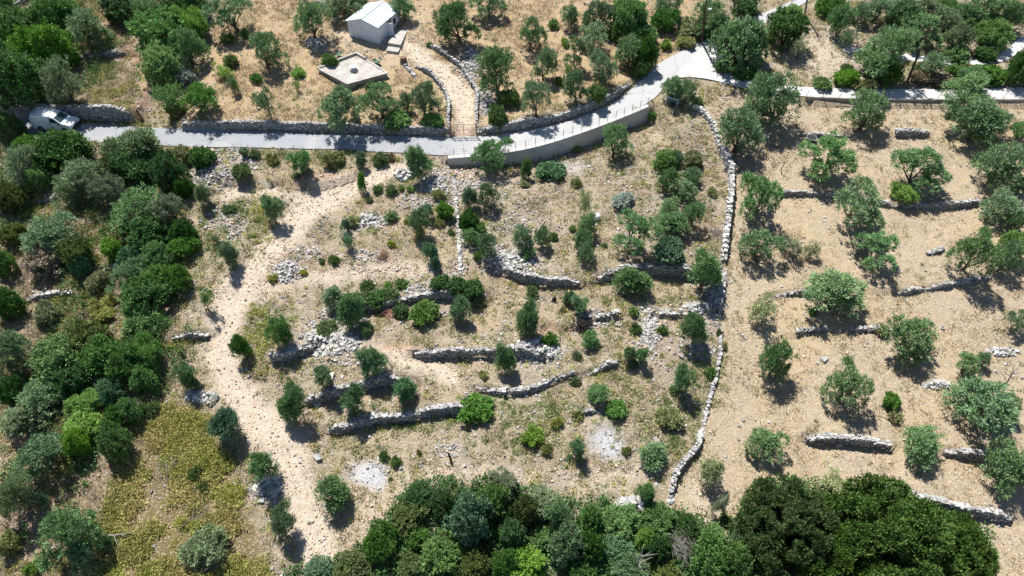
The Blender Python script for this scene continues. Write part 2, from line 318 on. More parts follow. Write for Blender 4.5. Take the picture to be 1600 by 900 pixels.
LM = {
 'olive': leafmat('olive_leaves', (.070, .112, .050), (.118, .163, .088)),
 'dark': leafmat('dark_leaves', (.036, .070, .021), (.062, .108, .032)),
 'green': leafmat('green_leaves', (.058, .108, .028), (.094, .152, .045)),
 'bright': leafmat('bright_leaves', (.20, .34, .075), (.30, .44, .125), .3, G1),
 'carob': leafmat('carob_leaves', (.075, .14, .028), (.135, .215, .055), .22, G1, .15),
 'moss': leafmat('mossy_green_leaves', (.105, .150, .045), (.17, .215, .075), .22, G1),
 'herb': leafmat('shrub_leaves', (.14, .22, .075), (.22, .31, .12), .22, G1),
 'scrubk': leafmat('cushion_leaves', (.295, .30, .115), (.43, .385, .19), .22, G1),
 'blue': leafmat('bluish_leaves', (.055, .098, .055), (.095, .145, .085)),
 'grey': leafmat('greyish_leaves', (.085, .108, .060), (.13, .15, .09)),
 'pale': leafmat('pale_leaves', (.30, .34, .18), (.40, .43, .25), .22, G1),
 'silver': leafmat('silvery_leaves', (.34, .42, .33), (.50, .57, .47), .22, G1),
 'khaki': leafmat('khaki_leaves', (.25, .27, .11), (.36, .37, .17), .22, G1),
 'yellow': leafmat('yellow_leaves', (.38, .40, .09), (.48, .47, .15), .22, G1),
 'brown': leafmat('withered_leaves', (.28, .235, .15), (.37, .31, .21), .1, G1),
 'straw': leafmat('straw_blades', (.40, .295, .15), (.50, .39, .22), .2, G1),
}
M_bark = simple('bark', (.11, .085, .065), .95, .4, 4)
M_deadwood = simple('dead_wood', (.20, .185, .165), .9, .25, 5)
M_char = simple('charred_wood', (.02, .017, .015), .9, .3, 5)
M_stone = simple('limestone', (.36, .35, .335), .92, .3, 2.2, bump=.03, tint=True, spec=.2, speck=(.17, .16, .14))
M_rock = simple('pale_rock', (.45, .435, .41), .92, .25, 2.5, bump=.03, tint=True, spec=.2, speck=(.27, .25, .22))
M_pink = simple('ochre_stone', (.47, .36, .27), .95, .2, 2.5, bump=.03, tint=True, spec=.2)
def road_material():
    m, nt, b = mat('road_concrete'); g = N(nt, 'ShaderNodeTexCoord').outputs['Object']; sx = N(nt, 'ShaderNodeSeparateXYZ'); nt.links.new(g, sx.inputs[0])
    n = noise(nt, g, .35, 5, .6); n2 = noise(nt, g, 3.0, 5, .7); n3 = noise(nt, g, 14, 3, .8)
    c = mixc(nt, ramp(nt, mth(nt, 'ADD', sx.outputs[0], mth(nt, 'MULTIPLY', n, 3.0)), -9, 3), (.25, .26, .275), (.36, .36, .355))
    c = mixc(nt, mth(nt, 'MULTIPLY', ramp(nt, n, .52, .62), .35), c, (.40, .385, .36)); c = mixc(nt, mth(nt, 'MULTIPLY', ramp(nt, n2, .55, .72), .4), c, (.24, .23, .22))
    v = N(nt, 'ShaderNodeTexVoronoi', feature='DISTANCE_TO_EDGE'); v.inputs['Scale'].default_value = .28
    wv = N(nt, 'ShaderNodeVectorMath', operation='ADD'); nn = N(nt, 'ShaderNodeTexNoise'); nt.links.new(g, nn.inputs['Vector']); nn.inputs['Scale'].default_value = 1.2; nt.links.new(g, wv.inputs[0]); nt.links.new(nn.outputs['Color'], wv.inputs[1]); nt.links.new(wv.outputs[0], v.inputs['Vector'])
    c = mixc(nt, mth(nt, 'MULTIPLY', mth(nt, 'LESS_THAN', v.outputs['Distance'], .008), .55), c, (.15, .14, .13))
    c = mixc(nt, 1.0, c, mixc(nt, n3, (.8, .8, .8), (1.2, 1.2, 1.2)), 'MULTIPLY')
    nt.links.new(c, b.inputs['Base Color']); b.inputs['Roughness'].default_value = .9; return m
M_conc = road_material()
M_conc2 = simple('pale_concrete', (.43, .425, .41), .9, .14, .8, bump=.01, speck=(.42, .41, .39))
M_slab = simple('weathered_cement', (.335, .315, .285), .92, .3, 1.2, bump=.02, speck=(.2, .185, .17))
M_white = simple('whitewash', (.70, .72, .75), .85, .12, 2, bump=.02, speck=(.48, .47, .45))
M_metalroof = simple('painted_metal_roof', (.58, .66, .70), .5, .06, 1.5, bump=0)
M_paint = simple('white_car_paint', (.78, .79, .80), .25, .02, 2, bump=0, spec=.5)
M_glass = simple('dark_glass', (.03, .06, .065), .08, .05, 2, bump=0, spec=.8)
M_rub = simple('black_rubber', (.02, .02, .02), .8, .1, 5, bump=0)
M_rim = simple('grey_rim', (.35, .35, .36), .4, .1, 5, metal=.7, bump=0)
M_red = simple('dark_red_paint', (.16, .035, .03), .6, .2, 3, bump=0)
M_pole = simple('creosoted_pole', (.075, .05, .035), .9, .3, 4)
M_gpole = simple('grey_pole', (.33, .32, .31), .8, .2, 4)
M_wire = simple('galvanised_wire', (.30, .30, .31), .6, .1, 5, metal=.3, bump=0)
M_rust = simple('rusty_red_metal', (.42, .22, .17), .8, .25, 5, bump=0)
M_tank = simple('teal_metal', (.07, .15, .17), .5, .2, 4, bump=0)
M_green = simple('green_sheet', (.03, .13, .09), .6, .3, 3, bump=0)
M_lamp = simple('lamp_housing', (.7, .7, .7), .5, .05, 3, bump=0)
M_light = simple('headlight_glass', (.75, .78, .8), .1, .05, 3, bump=0, spec=.8)
M_wood = simple('old_timber', (.17, .11, .07), .9, .4, 5)

# ------------------------------------------------------------ mesh helpers
def fastmesh(name, V, F, m, smooth_=False, tint=None):
    V = np.asarray(V, np.float32); F = np.asarray(F, np.int32); k = F.shape[1]
    me = bpy.data.meshes.new(name); me.vertices.add(len(V)); me.vertices.foreach_set('co', V.ravel())
    me.loops.add(F.size); me.loops.foreach_set('vertex_index', F.ravel())
    me.polygons.add(len(F)); me.polygons.foreach_set('loop_start', np.arange(len(F), dtype=np.int32) * k)
    me.polygons.foreach_set('loop_total', np.full(len(F), k, np.int32))
    me.polygons.foreach_set('use_smooth', np.full(len(F), smooth_, bool))
    if m: me.materials.append(m)
    if tint is not None:
        a = me.attributes.new('tint', 'FLOAT_COLOR', 'POINT'); t = np.ones((len(V), 4), np.float32); t[:, :tint.shape[1]] = tint; a.data.foreach_set('color', t.ravel())
    me.update(calc_edges=True); me.validate(); return me
class MB:
    """collects shapes for one mesh"""
    def __init__(s): s.v = []; s.f = []
    def add(s, V, F):
        o = len(s.v); s.v += [tuple(float(c) for c in v) for v in V]; s.f += [tuple(int(i) + o for i in f) for f in F]; return s
    def box(s, c, d, rz=0, taper=1.0, rx=0, ry=0):
        R_ = Matrix.Rotation(rz, 3, 'Z') @ Matrix.Rotation(ry, 3, 'Y') @ Matrix.Rotation(rx, 3, 'X'); V = []
        for z in (-1, 1):
            t = taper if z > 0 else 1
            for x, y in ((-1, -1), (1, -1), (1, 1), (-1, 1)): V.append(Vector(c) + R_ @ Vector((x * d[0] / 2 * t, y * d[1] / 2 * t, z * d[2] / 2)))
        return s.add(V, [(3, 2, 1, 0), (4, 5, 6, 7), (0, 1, 5, 4), (1, 2, 6, 5), (2, 3, 7, 6), (3, 0, 4, 7)])
    def tube(s, pts, rad, n=7):
        P = [Vector(p) for p in pts]; V = []; F = []
        for i, p in enumerate(P):
            d = (P[min(i + 1, len(P) - 1)] - P[max(i - 1, 0)]).normalized()
            a = d.cross(Vector((0.13, 1, .21))).normalized(); b_ = d.cross(a)
            r = rad[i] if hasattr(rad, '__len__') else rad
            for k in range(n): t = 2 * math.pi * k / n; V.append(p + (a * math.cos(t) + b_ * math.sin(t)) * r)
        for i in range(len(P) - 1):
            for k in range(n): F.append((i * n + k, i * n + (k + 1) % n, (i + 1) * n + (k + 1) % n, (i + 1) * n + k))
        F.append(tuple(range(n))[::-1]); F.append(tuple((len(P) - 1) * n + k for k in range(n)))
        return s.add(V, F)
    def prism(s, poly, z0, z1):
        n = len(poly); zz = lambda z, i: z[i] if hasattr(z, '__len__') else z
        V = [(x, y, zz(z0, i)) for i, (x, y) in enumerate(poly)] + [(x, y, zz(z1, i)) for i, (x, y) in enumerate(poly)]
        F = [tuple(range(n))[::-1], tuple(range(n, 2 * n))] + [(i, (i + 1) % n, n + (i + 1) % n, n + i) for i in range(n)]
        return s.add(V, F)
    def build(s, name, m, parent=None, bev=0, smooth_=False):
        me = bpy.data.meshes.new(name); me.from_pydata(s.v, [], s.f); me.materials.append(m)
        if smooth_:
            me.polygons.foreach_set('use_smooth', [True] * len(me.polygons))
        me.update(); o = bpy.data.objects.new(name, me); C.objects.link(o)
        if parent: o.parent = parent
        if bev:
            b = o.modifiers.new('bevel', 'BEVEL'); b.width = bev; b.segments = 2; b.limit_method = 'ANGLE'
        return o
def tag(o, label=None, cat=None, group=None, kind=None):
    if label and not kind: kind = 'thing'
    for k, v in (('label', label), ('category', cat), ('group', group), ('kind', kind)):
        if v: o[k] = v
    return o
def link(name, me, parent=None):
    o = bpy.data.objects.new(name, me); C.objects.link(o)
    if parent: o.parent = parent
    return o
def empty(name, loc, rz, label, cat, group=None):
    o = bpy.data.objects.new(name, None); C.objects.link(o); o.location = loc; o.rotation_euler = (0, 0, rz); o.empty_display_size = .3
    return tag(o, label, cat, group)

# stones: jittered blocks, numpy
CUBE = np.array([(-1,-1,-1),(1,-1,-1),(1,1,-1),(-1,1,-1),(-1,-1,1),(1,-1,1),(1,1,1),(-1,1,1)], float) * .5
CF = np.array([(3,2,1,0),(4,5,6,7),(0,1,5,4),(1,2,6,5),(2,3,7,6),(3,0,4,7)])
def stones_mesh(name, P, SZ, yaw, m, jit=.28, tilt=.25, val_=(.72, 1.18), tap=(.6, .95)):
    n = len(P); SZ = np.asarray(SZ, float)
    if SZ.ndim == 1: SZ = SZ[:, None] * rng.uniform(.6, 1.25, (n, 3)) * np.array([1.15, 1, .75])
    V = CUBE[None] + rng.uniform(-jit, jit, (n, 8, 3)) * .8; V[:, 4:, :2] *= rng.uniform(*tap, (n, 1, 1)); V = V * SZ[:, None]
    a = rng.normal(0, tilt, n); ca, sa = np.cos(a)[:, None], np.sin(a)[:, None]
    y, z = V[..., 1] * ca - V[..., 2] * sa, V[..., 1] * sa + V[..., 2] * ca; V[..., 1] = y; V[..., 2] = z
    ca, sa = np.cos(yaw)[:, None], np.sin(yaw)[:, None]
    x, y = V[..., 0] * ca - V[..., 1] * sa, V[..., 0] * sa + V[..., 1] * ca; V[..., 0] = x; V[..., 1] = y
    V += np.asarray(P)[:, None]
    F = (CF[None] + (np.arange(n) * 8)[:, None, None]).reshape(-1, 4)
    t = rng.uniform(*val_, (n, 1)) * (1 + rng.normal(0, .03, (n, 3)))
    return fastmesh(name, V.reshape(-1, 3), F, m, False, np.repeat(t, 8, 0))

# ------------------------------------------------------------ the ground
def build_ground():
    ny, nx = XX.shape; V = np.stack([XX, YY, HH], -1).reshape(-1, 3)
    i = np.arange(nx - 1)[None, :] + np.arange(ny - 1)[:, None] * nx
    F = np.stack([i, i + 1, i + nx + 1, i + nx], -1).reshape(-1, 4)
    trk = blur(Z['track'], 1); cls = (trk[:-1, :-1] > .5).reshape(-1) & (fine[:-1, :-1]).reshape(-1)
    M = ground_material()
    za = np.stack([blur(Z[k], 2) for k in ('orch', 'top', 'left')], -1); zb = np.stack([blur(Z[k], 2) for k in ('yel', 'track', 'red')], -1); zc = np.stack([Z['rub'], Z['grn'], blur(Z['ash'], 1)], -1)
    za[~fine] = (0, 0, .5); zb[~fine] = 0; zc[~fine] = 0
    for name, sel in (('ground', ~cls), ('dirt_track', cls)):
        f = F[sel]; used, inv = np.unique(f, return_inverse=True); f = inv.reshape(f.shape)
        me = fastmesh(name, V[used], f, M, True)
        for an, z in (('zone_a', za), ('zone_b', zb), ('zone_c', zc)):
            a = me.attributes.new(an, 'FLOAT_COLOR', 'POINT'); t = np.ones((len(used), 4), np.float32); t[:, :3] = z.reshape(-1, 3)[used]; a.data.foreach_set('color', t.ravel())
        tag(link(name, me), kind='structure')
build_ground()

def ribbon(name, T, B, m, dz, n=160, k=10):
    t = resample(plane_pts(smooth(T, 2)), n=n); b = resample(plane_pts(smooth(B, 2)), n=n); V = []
    for i in range(n):
        for j in range(k + 1):
            p = t[i] + (b[i] - t[i]) * j / k; V.append((p[0], p[1], 0))
    V = np.array(V); V[:, 2] = H(V[:, 0], V[:, 1])
    z = V[:, 2].reshape(n, k + 1)
    for _ in range(6): z[1:-1] = (z[:-2] + z[1:-1] * 2 + z[2:]) / 4
    V[:, 2] = np.maximum(z.reshape(-1), H(V[:, 0], V[:, 1])) + dz
    i = np.arange(n - 1)[:, None] * (k + 1) + np.arange(k)[None]
    F = np.stack([i, i + k + 1, i + k + 2, i + 1], -1).reshape(-1, 4)
    o = link(name, fastmesh(name, V, F, m, True)); tag(o, kind='structure'); return o
ribbon('road', ROAD_T, ROAD_B, M_conc, .09)
ribbon('lane', LANE_T, LANE_B, M_conc2, .13, 120)
ribbon('side_lane', LANE2_T, LANE2_B, M_conc2, .09, 80, 5)

def at_z(px, py, z):
    r = ray(px, py); t = (z - CAM[2]) / r[2]; return CAM + t * r
def frame(P):
    d = np.gradient(P[:, :2], axis=0); d /= np.hypot(*d.T)[:, None] + 1e-9; return d, np.stack([-d[:, 1], d[:, 0]], 1)

# ------------------------------------------------------------ dry stone walls
def stone_wall(label, pts, h=None, ext=.12, th=.5, sz=.26, m=None, group='dry stone terrace walls', rough=.5, gap=0.0, name='dry_stone_wall'):
    th *= .5; sz *= .66; ext -= .04; rough = rough * 1.5 + .25; P = resample(plane_pts(smooth(pts, 2)), step=sz * .85); d, nn = frame(P); n = len(P)
    zl = H(*(P - nn * .55).T); zh = H(*(P + nn * .55).T); zc = H(*P.T)
    top = zc + h if h else np.maximum(zl, zh) + ext
    s = np.arange(n) * sz * .85; e = np.minimum(s, s[-1] - s)
    top = top - np.clip(1 - e / 1.8, 0, 1) * np.minimum(.5, (top - zc) * .9) + (vnoise(s, s * 0, 1.7, int(pts[0][0])) - .5) * .3 * rough
    bot = np.minimum(zl, zh) - .12; Q = []; R_ = []; W_ = []
    rows = max(2, int(round(th / (sz * .9))))
    for i in range(n):
        if gap and rng.random() < gap: top[i] = bot[i] + sz * .7
        z = bot[i]; 
        while z < top[i]:
            for a in np.linspace(-.5, .5, rows):
                last = z + sz * .62 >= top[i]
                if rows > 2 and abs(a) < .3 and not last: continue
                q = P[i] + nn[i] * a * (th - sz * .5) + rng.normal(0, .04, 2) + d[i] * rng.uniform(-.06, .06)
                Q.append((q[0], q[1], z + sz * .3 + rng.normal(0, .02))); R_.append(math.atan2(d[i, 1], d[i, 0]) + rng.normal(0, .15)); W_.append(sz * rng.uniform(.75, 1.6 if last else 1.25))
            z += sz * .62
    o = link(name, stones_mesh(name, np.array(Q), np.array(W_), np.array(R_), m or M_stone, val_=(.5, 1.25), jit=.16, tilt=.08, tap=(.9, 1.0))); return tag(o, label, 'wall', group)
RW = 'stone walls beside the road'; OW = 'low stone walls in the right orchard'
stone_wall('tall grey dry stone wall rising behind the parked white van', [(0,182),(60,184),(140,188),(210,189)], ext=.25, group=RW)
stone_wall('long dry stone wall along the upper road edge, left of the rusty driveway gate', [(287,202),(450,204),(600,208),(701,211)], ext=.15, group=RW)
stone_wall('curving dry stone wall along the upper road edge, right of the rusty driveway gate', [(746,210),(800,204),(880,188),(948,162),(983,136)], ext=.12, group=RW)
stone_wall('smooth capped stone wall along the left side of the curving driveway', [(650,106),(672,117),(688,136),(699,155),(703,170),(701,192),(701,208)], h=.55, th=.35, sz=.22, rough=.2, group='driveway walls')
stone_wall('capped stone wall along the right side of the driveway, starting by a dark bush', [(668,70),(695,88),(722,108),(733,130),(748,150),(744,178),(746,206)], h=.55, th=.35, sz=.22, rough=.2, group='driveway walls')
stone_wall('crumbled dark rubble row running down from the round tree stump', [(631,102),(641,112),(650,124)], h=.35, rough=1.6, gap=.2, group='driveway walls')
stone_wall('stretch of white boundary wall curving down from the teal trailer', [(1070,166),(1090,173),(1108,188),(1118,212),(1124,232)], h=.55, th=.55, sz=.3, m=M_rock, group='boundary wall stretches')
stone_wall('tall straight white boundary wall with a dark shadow on its right side', [(1124,234),(1138,262),(1142,290),(1138,330),(1132,370),(1130,408)], h=1.0, th=.6, sz=.3, m=M_rock, group='boundary wall stretches')
stone_wall('broad tumbled boundary wall in tree shade, below the tall white stretch', [(1130,412),(1128,440),(1122,470),(1118,505)], h=.35, th=1.0, sz=.26, rough=1.2, group='boundary wall stretches')
stone_wall('thin dark boundary wall half sunk in weeds, beside the right orchard', [(1126,508),(1124,540),(1122,575),(1112,610),(1104,640),(1098,670)], h=.3, th=.25, sz=.24, rough=1, gap=.1, group='boundary wall stretches')
stone_wall('grey bulging boundary wall bending towards the wood at the lower end', [(1097,673),(1090,700),(1070,722),(1052,745),(1048,785)], h=.6, th=.5, group='boundary wall stretches')
stone_wall('ruined terrace wall in the olive shade below the white rubble heap', [(762,412),(800,425),(830,438),(905,440)], ext=.1, rough=1.4)
stone_wall('broad terrace wall running below the dark fig bush', [(936,432),(975,424),(1040,420),(1100,431)], ext=.2, th=.7)
stone_wall('neat long terrace wall beside the pale dead-end earth patch', [(651,556),(700,552),(770,550),(820,550),(848,558)], ext=.15)
stone_wall('low terrace wall breaking off towards the single olive with a bent trunk', [(747,604),(775,608),(820,608),(860,594),(896,583)], ext=.1, rough=1.2, gap=.08)
stone_wall('short terrace wall stub right of the bent olive trunk', [(920,582),(962,567)], ext=.1, rough=1.2)
stone_wall('shaded terrace wall behind the three lined-up young olives', [(478,626),(530,614),(580,601),(613,594),(642,597)], ext=.1, rough=.8)
stone_wall('wavy terrace wall ending at the round dense bush, lowest on the plot', [(515,667),(545,664),(580,652),(640,648),(670,640),(725,634),(748,634)], ext=.12)
stone_wall('collapsed terrace wall spreading into white stones below the left young olive', [(426,560),(455,557),(490,543)], ext=.1, th=.9, rough=1.5)
stone_wall('terrace wall hidden behind the row of dense green mastic bushes', [(562,478),(600,480),(640,468),(700,464),(758,462)], ext=.1)
stone_wall('short shaded wall stub touching the left edge of the dirt track', [(272,527),(323,520)], ext=.2, th=.7)
stone_wall('short dark-faced wall above the fan of white rubble', [(1030,489),(1071,489)], ext=.1, th=.6)
stone_wall('brown stone line crossing the orchard between two upper olives', [(1222,302),(1290,303),(1340,311),(1390,320)], ext=.02, sz=.26, th=.35, rough=1.4, gap=.15, group=OW)
stone_wall('curved stone line under the olive beside the yellow-green bush', [(1392,320),(1480,324),(1545,312)], ext=.06, sz=.28, th=.4, rough=1.2, gap=.08, group=OW)
stone_wall('sparse broken stone line in the middle of the right orchard', [(1208,462),(1260,457),(1300,453)], ext=.0, sz=.24, th=.3, rough=1.5, gap=.35, group=OW)
stone_wall('shaded stone line below the wide olives at the right edge', [(1405,457),(1450,450),(1500,443),(1545,432)], ext=.03, sz=.26, th=.4, rough=1.3, gap=.2, group=OW)
stone_wall('scattered stone line passing through the shadow of the many-lobed olive', [(1235,523),(1280,512),(1370,514)], ext=.02, sz=.25, th=.5, rough=1.5, gap=.4, group=OW)
stone_wall('free-standing stone wall segment with clean white top in the right orchard', [(1262,686),(1320,689),(1386,698)], ext=.22, th=.6, group=OW)
stone_wall('stone wall between the compact olive and the big-shadowed one at right', [(1476,706),(1530,715),(1558,721)], ext=.15, th=.6, group=OW)
stone_wall('long lowest orchard wall curving above the big dark green crown', [(1320,760),(1360,763),(1420,774),(1465,788),(1500,795),(1580,808)], ext=.15, th=.5, group=OW)
stone_wall('thin stone line across the top of the orchard, under round olives', [(1250,208),(1290,209),(1332,209)], ext=.03, sz=.24, th=.35, gap=.2, rough=1.2, group=OW)
stone_wall('short white stone pile line standing alone on pale straw', [(1400,208),(1425,208),(1451,207)], ext=.14, sz=.25, th=.7, rough=2.2, gap=.15, group=OW)
stone_wall('tiny oblong stone pile alone on the straw beside the wide olive', [(1449,397),(1460,395),(1472,391)], h=.35, sz=.25, th=.4, rough=1, group=OW)
stone_wall('short low wall with white top under a small shaded shrub', [(908,641),(942,637)], ext=.15, th=.7, rough=1)
stone_wall('broken rock row beside the dark charred heap', [(930,495),(945,493),(965,489)], ext=.1, rough=1.5, gap=.2)
stone_wall('low mossy wall between brown shrubs at the upper left', [(102,97),(130,92),(204,82)], ext=.08, rough=1, gap=.1, group='old walls in the left scrub')
stone_wall('half buried wall at the left edge in the scrub shade', [(0,335),(45,318),(88,312)], ext=.1, rough=1, group='old walls in the left scrub')
stone_wall('old wall in shade near the khaki bush on the left', [(42,466),(110,455)], ext=.1, rough=1.2, gap=.15, group='old walls in the left scrub')
stone_wall('small wall remnant left of the dark tree column', [(152,422),(190,416)], ext=.08, rough=1.2, gap=.2, group='old walls in the left scrub')
stone_wall('stone wall corner at the very top left', [(18,12),(38,7),(54,-2)], h=.7, group='old walls in the left scrub')
stone_wall('loose wall of dark stones left of the white house', [(495,0),(508,10),(518,20),(526,31)], h=.4, rough=1.4, gap=.15, th=.7, group='old walls in the left scrub')
stone_wall('narrow white row of laid stones running straight down the plot', [(709,275),(714,330),(717,380),(720,432)], h=.14, sz=.24, th=.3, m=M_rock, group='boundary wall stretches')

def heap(label, cx, cy, rx, ry, n, sz, m=None, hgt=.3, group='heaps of white stones', name='stone_heap', cat='stone heap'):
    t = rng.random((n, 2)); a = t[:, 0] * 2 * math.pi; r = np.sqrt(t[:, 1])
    px = cx + np.cos(a) * r * rx; py = cy + np.sin(a) * r * ry
    sz *= .8; n_ = len(px); P = np.array([plane_hit(x, y) for x, y in zip(px, py)]); P[:, 2] = H(P[:, 0], P[:, 1]) + hgt * (1 - r ** 1.5) * rng.random(n) + sz * .15
    o = link(name, stones_mesh(name, P, sz * rng.uniform(.6, 1.5, n) ** 1.3, rng.uniform(0, 6.3, n), m or M_rock, tilt=.5, val_=(.5, 1.15))); return tag(o, label, cat, group)
heap('fan of white broken rock spilling below the short dark-faced wall', 1015, 515, 14, 34, 420, .2)
heap('wide white rubble heap beneath the two-lobed olive', 795, 408, 42, 16, 420, .26)
heap('grey stone heap beside the driveway bend', 737, 102, 13, 22, 300, .2)
heap('white gravel heap right of the driveway foot', 757, 165, 15, 22, 300, .18)
heap('white stones scattered left of the lower dirt branch', 450, 426, 26, 16, 220, .2)
heap('shaded grey stones below the young olive at the road corner', 683, 288, 18, 20, 240, .22)
heap('white boulder cluster by the dirt track in the olive shade', 418, 760, 20, 14, 60, .42, hgt=.2)
heap('white stone spread between the bushes and the left young olive', 520, 538, 42, 22, 360, .26)
heap('pile of whitish boulders between two small bushes near the leaning trunk', 318, 622, 24, 10, 60, .4, hgt=.3)
heap('dark grey stones gathered in the hollow above the yellow cushion', 577, 346, 22, 12, 160, .24)
heap('big tumbled grey rocks above the small bush row', 632, 275, 16, 9, 26, .5, hgt=.4)
heap('line of white rocks at the edge of the wood', 990, 790, 26, 7, 30, .55)
heap('stone heap in the shade of the dark bush by the neat terrace wall', 838, 548, 34, 14, 240, .26)
heap('pale rubble between the terrace wall and boundary wall', 1095, 480, 26, 8, 200, .22)
heap('stones in the shade of the upper row olive left of the white house', 493, 68, 16, 9, 90, .28)
heap('grey rubble behind the boundary wall end near a brush pile', 1118, 455, 10, 30, 260, .26)
heap('pinkish white rock patch under the small upper left young olive', 335, 277, 36, 14, 260, .2)
heap('pale blocks lying below the concrete wall', 860, 243, 9, 5, 9, .5, m=M_rock, hgt=.25)
heap('small rubble patch beside the far right orchard olive', 1565, 550, 26, 7, 70, .25)
heap('bluish stones peeping through shade below the tallest orchard olive', 1462, 602, 20, 7, 60, .28)
def rock(label, x, y, s, m=None):
    p = hit(x, y); k = 3; P = np.array([p + [0, 0, s * .2]]); 
    o = link('rock', stones_mesh('rock', P, np.array([[s * 1.3, s, s * .7]]), rng.uniform(0, 3, 1), m or M_rock, jit=.28)); tag(o, label, 'rock', 'single pale rocks')
rock('single white rock standing at the right edge of the lower dirt track', 497, 717, .5)
rock('flat pale rock below the small round young olive', 517, 592, .55)
rock('white rock on top of the leafy olive shrub near the boundary bend', 1024, 690, .5)
rock('round grey stone below the free-standing orchard wall', 1307, 693, .45, M_stone)
rock('pale rock lying right of the left young olive wall', 496, 634, .5)
rock('white rock lying on straw in the orchard beside small stones', 1287, 563, .4)

# ------------------------------------------------------------ loose stones all over (stuff)
def scatter_px(n, dens):
    out = []
    while sum(map(len, out)) < n:
        x = rng.uniform(-66, 66, n); y = rng.uniform(-27, 48, n); px, py = to_px(x, y, SLOPE * y)
        ok = (px > -60) & (px < 1660) & (py > -40) & (py < 960); x, y, px, py = x[ok], y[ok], px[ok], py[ok]
        road = inpoly(px, py, polyr(ROAD_T, ROAD_B)) | inpoly(px, py, polyr(LANE_T, LANE_B)) | inpoly(px, py, polyr(LANE2_T, LANE2_B))
        z = zones(px, py, x, y); d = np.where(road, 0, dens(z, px, py, x, y)); k = rng.random(len(x)) < d; out.append(np.stack([x[k], y[k]], 1))
    return np.concatenate(out)[:n]
def d_stone(z, px, py, x, y):
    c = .3 + 1.4 * (fbm(x, y, 2.5, 31) > .55)
    b = .10 * z['mid'] + .025 * z['orch'] + .03 * z['top'] + .05 * z['left'] + .02 * z['yel']
    return np.clip(b * c + .13 * z['track'] + .5 * z['rub'] + .12 * z['ash'], 0, 1) * (1 - .7 * z['wood'])
p = scatter_px(26000, d_stone); z_ = zones(*to_px(p[:, 0], p[:, 1], SLOPE * p[:, 1]), p[:, 0], p[:, 1])
sz = .07 + .16 * rng.random(len(p)) ** 3.0 + .10 * (z_['rub'] > .3) * rng.random(len(p)); sz[z_['track'] > .5] *= .85
P3 = np.c_[p, H(p[:, 0], p[:, 1]) + sz * .2]; pk = (z_['track'] > .3) & (rng.random(len(p)) < .75) | (rng.random(len(p)) < .2)
tag(link('loose_stones', stones_mesh('loose_stones', P3[~pk], sz[~pk], rng.uniform(0, 6.3, (~pk).sum()), M_stone, tilt=.4, val_=(.55, 1.25))), 'loose white limestone chips strewn over the whole plot', 'stones', kind='stuff')
tag(link('track_gravel', stones_mesh('track_gravel', P3[pk], sz[pk] * .85, rng.uniform(0, 6.3, pk.sum()), M_pink, tilt=.4, val_=(.75, 1.25))), 'ochre gravel chips on the dirt track and bare soil', 'gravel', kind='stuff')

# ------------------------------------------------------------ dry grass, green herbs, yellow cover (stuff)
def tufts(name, label, cat, n, dens, hgt, spread, m, blades=5, wid=.03):
    p = scatter_px(n, dens); s = rng.uniform(.6, 1.4, n); B = np.repeat(np.c_[p, H(p[:, 0], p[:, 1])], blades, 0); S_ = np.repeat(s, blades)[:, None]; k = len(B)
    a = rng.uniform(0, 6.283, k); lean = rng.uniform(.2, 1.3, k); d = np.c_[np.cos(a) * np.sin(lean), np.sin(a) * np.sin(lean), np.cos(lean)]
    w_ = np.c_[-np.sin(a), np.cos(a), rng.normal(0, .3, k)] * wid * S_
    b = B + rng.normal(0, spread, (k, 3)) * [1, 1, 0] * S_; t = b + d * hgt * S_ * rng.uniform(.6, 1.2, (k, 1))
    V = np.stack([b - w_, b + w_, t + w_ * .5, t - w_ * .5], 1).reshape(-1, 3); V[:, 2] += .01
    tn = np.repeat(np.c_[rng.random(n), np.clip(fbm(p[:, 0], p[:, 1], 3, 50) * 2 - .5 + rng.normal(0, .2, n), 0, 1)], blades * 4, 0)
    return tag(link(name, fastmesh(name, V, np.arange(4 * k).reshape(-1, 4), m, False, tn)), label, cat, kind='stuff')
tufts('dry_grass', 'short dry straw-coloured grass over the terraces and orchard', 'grass', 42000,
      lambda z, px, py, x, y: np.clip((.35 * z['orch'] + .8 * z['top'] + .5 * z['mid'] + .4 * z['left'] + .8 * z['bank']) * (fbm(x, y, 2, 40) > .47) * (1 - z['track']) * (1 - z['rub']) * (1 - z['ash']), 0, 1), .22, .14, LM['straw'], 6, .018)
def d_herb(z, px, py, x, y): return np.clip(((.2 * z['mid'] + .03 * z['orch'] + .06 * z['top'] + .4 * z['left']) * (fbm(x, y, 1.6, 44) > .5) + .6 * z['grn'] * (fbm(x, y, 1.2, 45) > .45)) * (1 - z['track']) * (1 - z['ash']) * (1 - .8 * z['rub']), 0, 1)
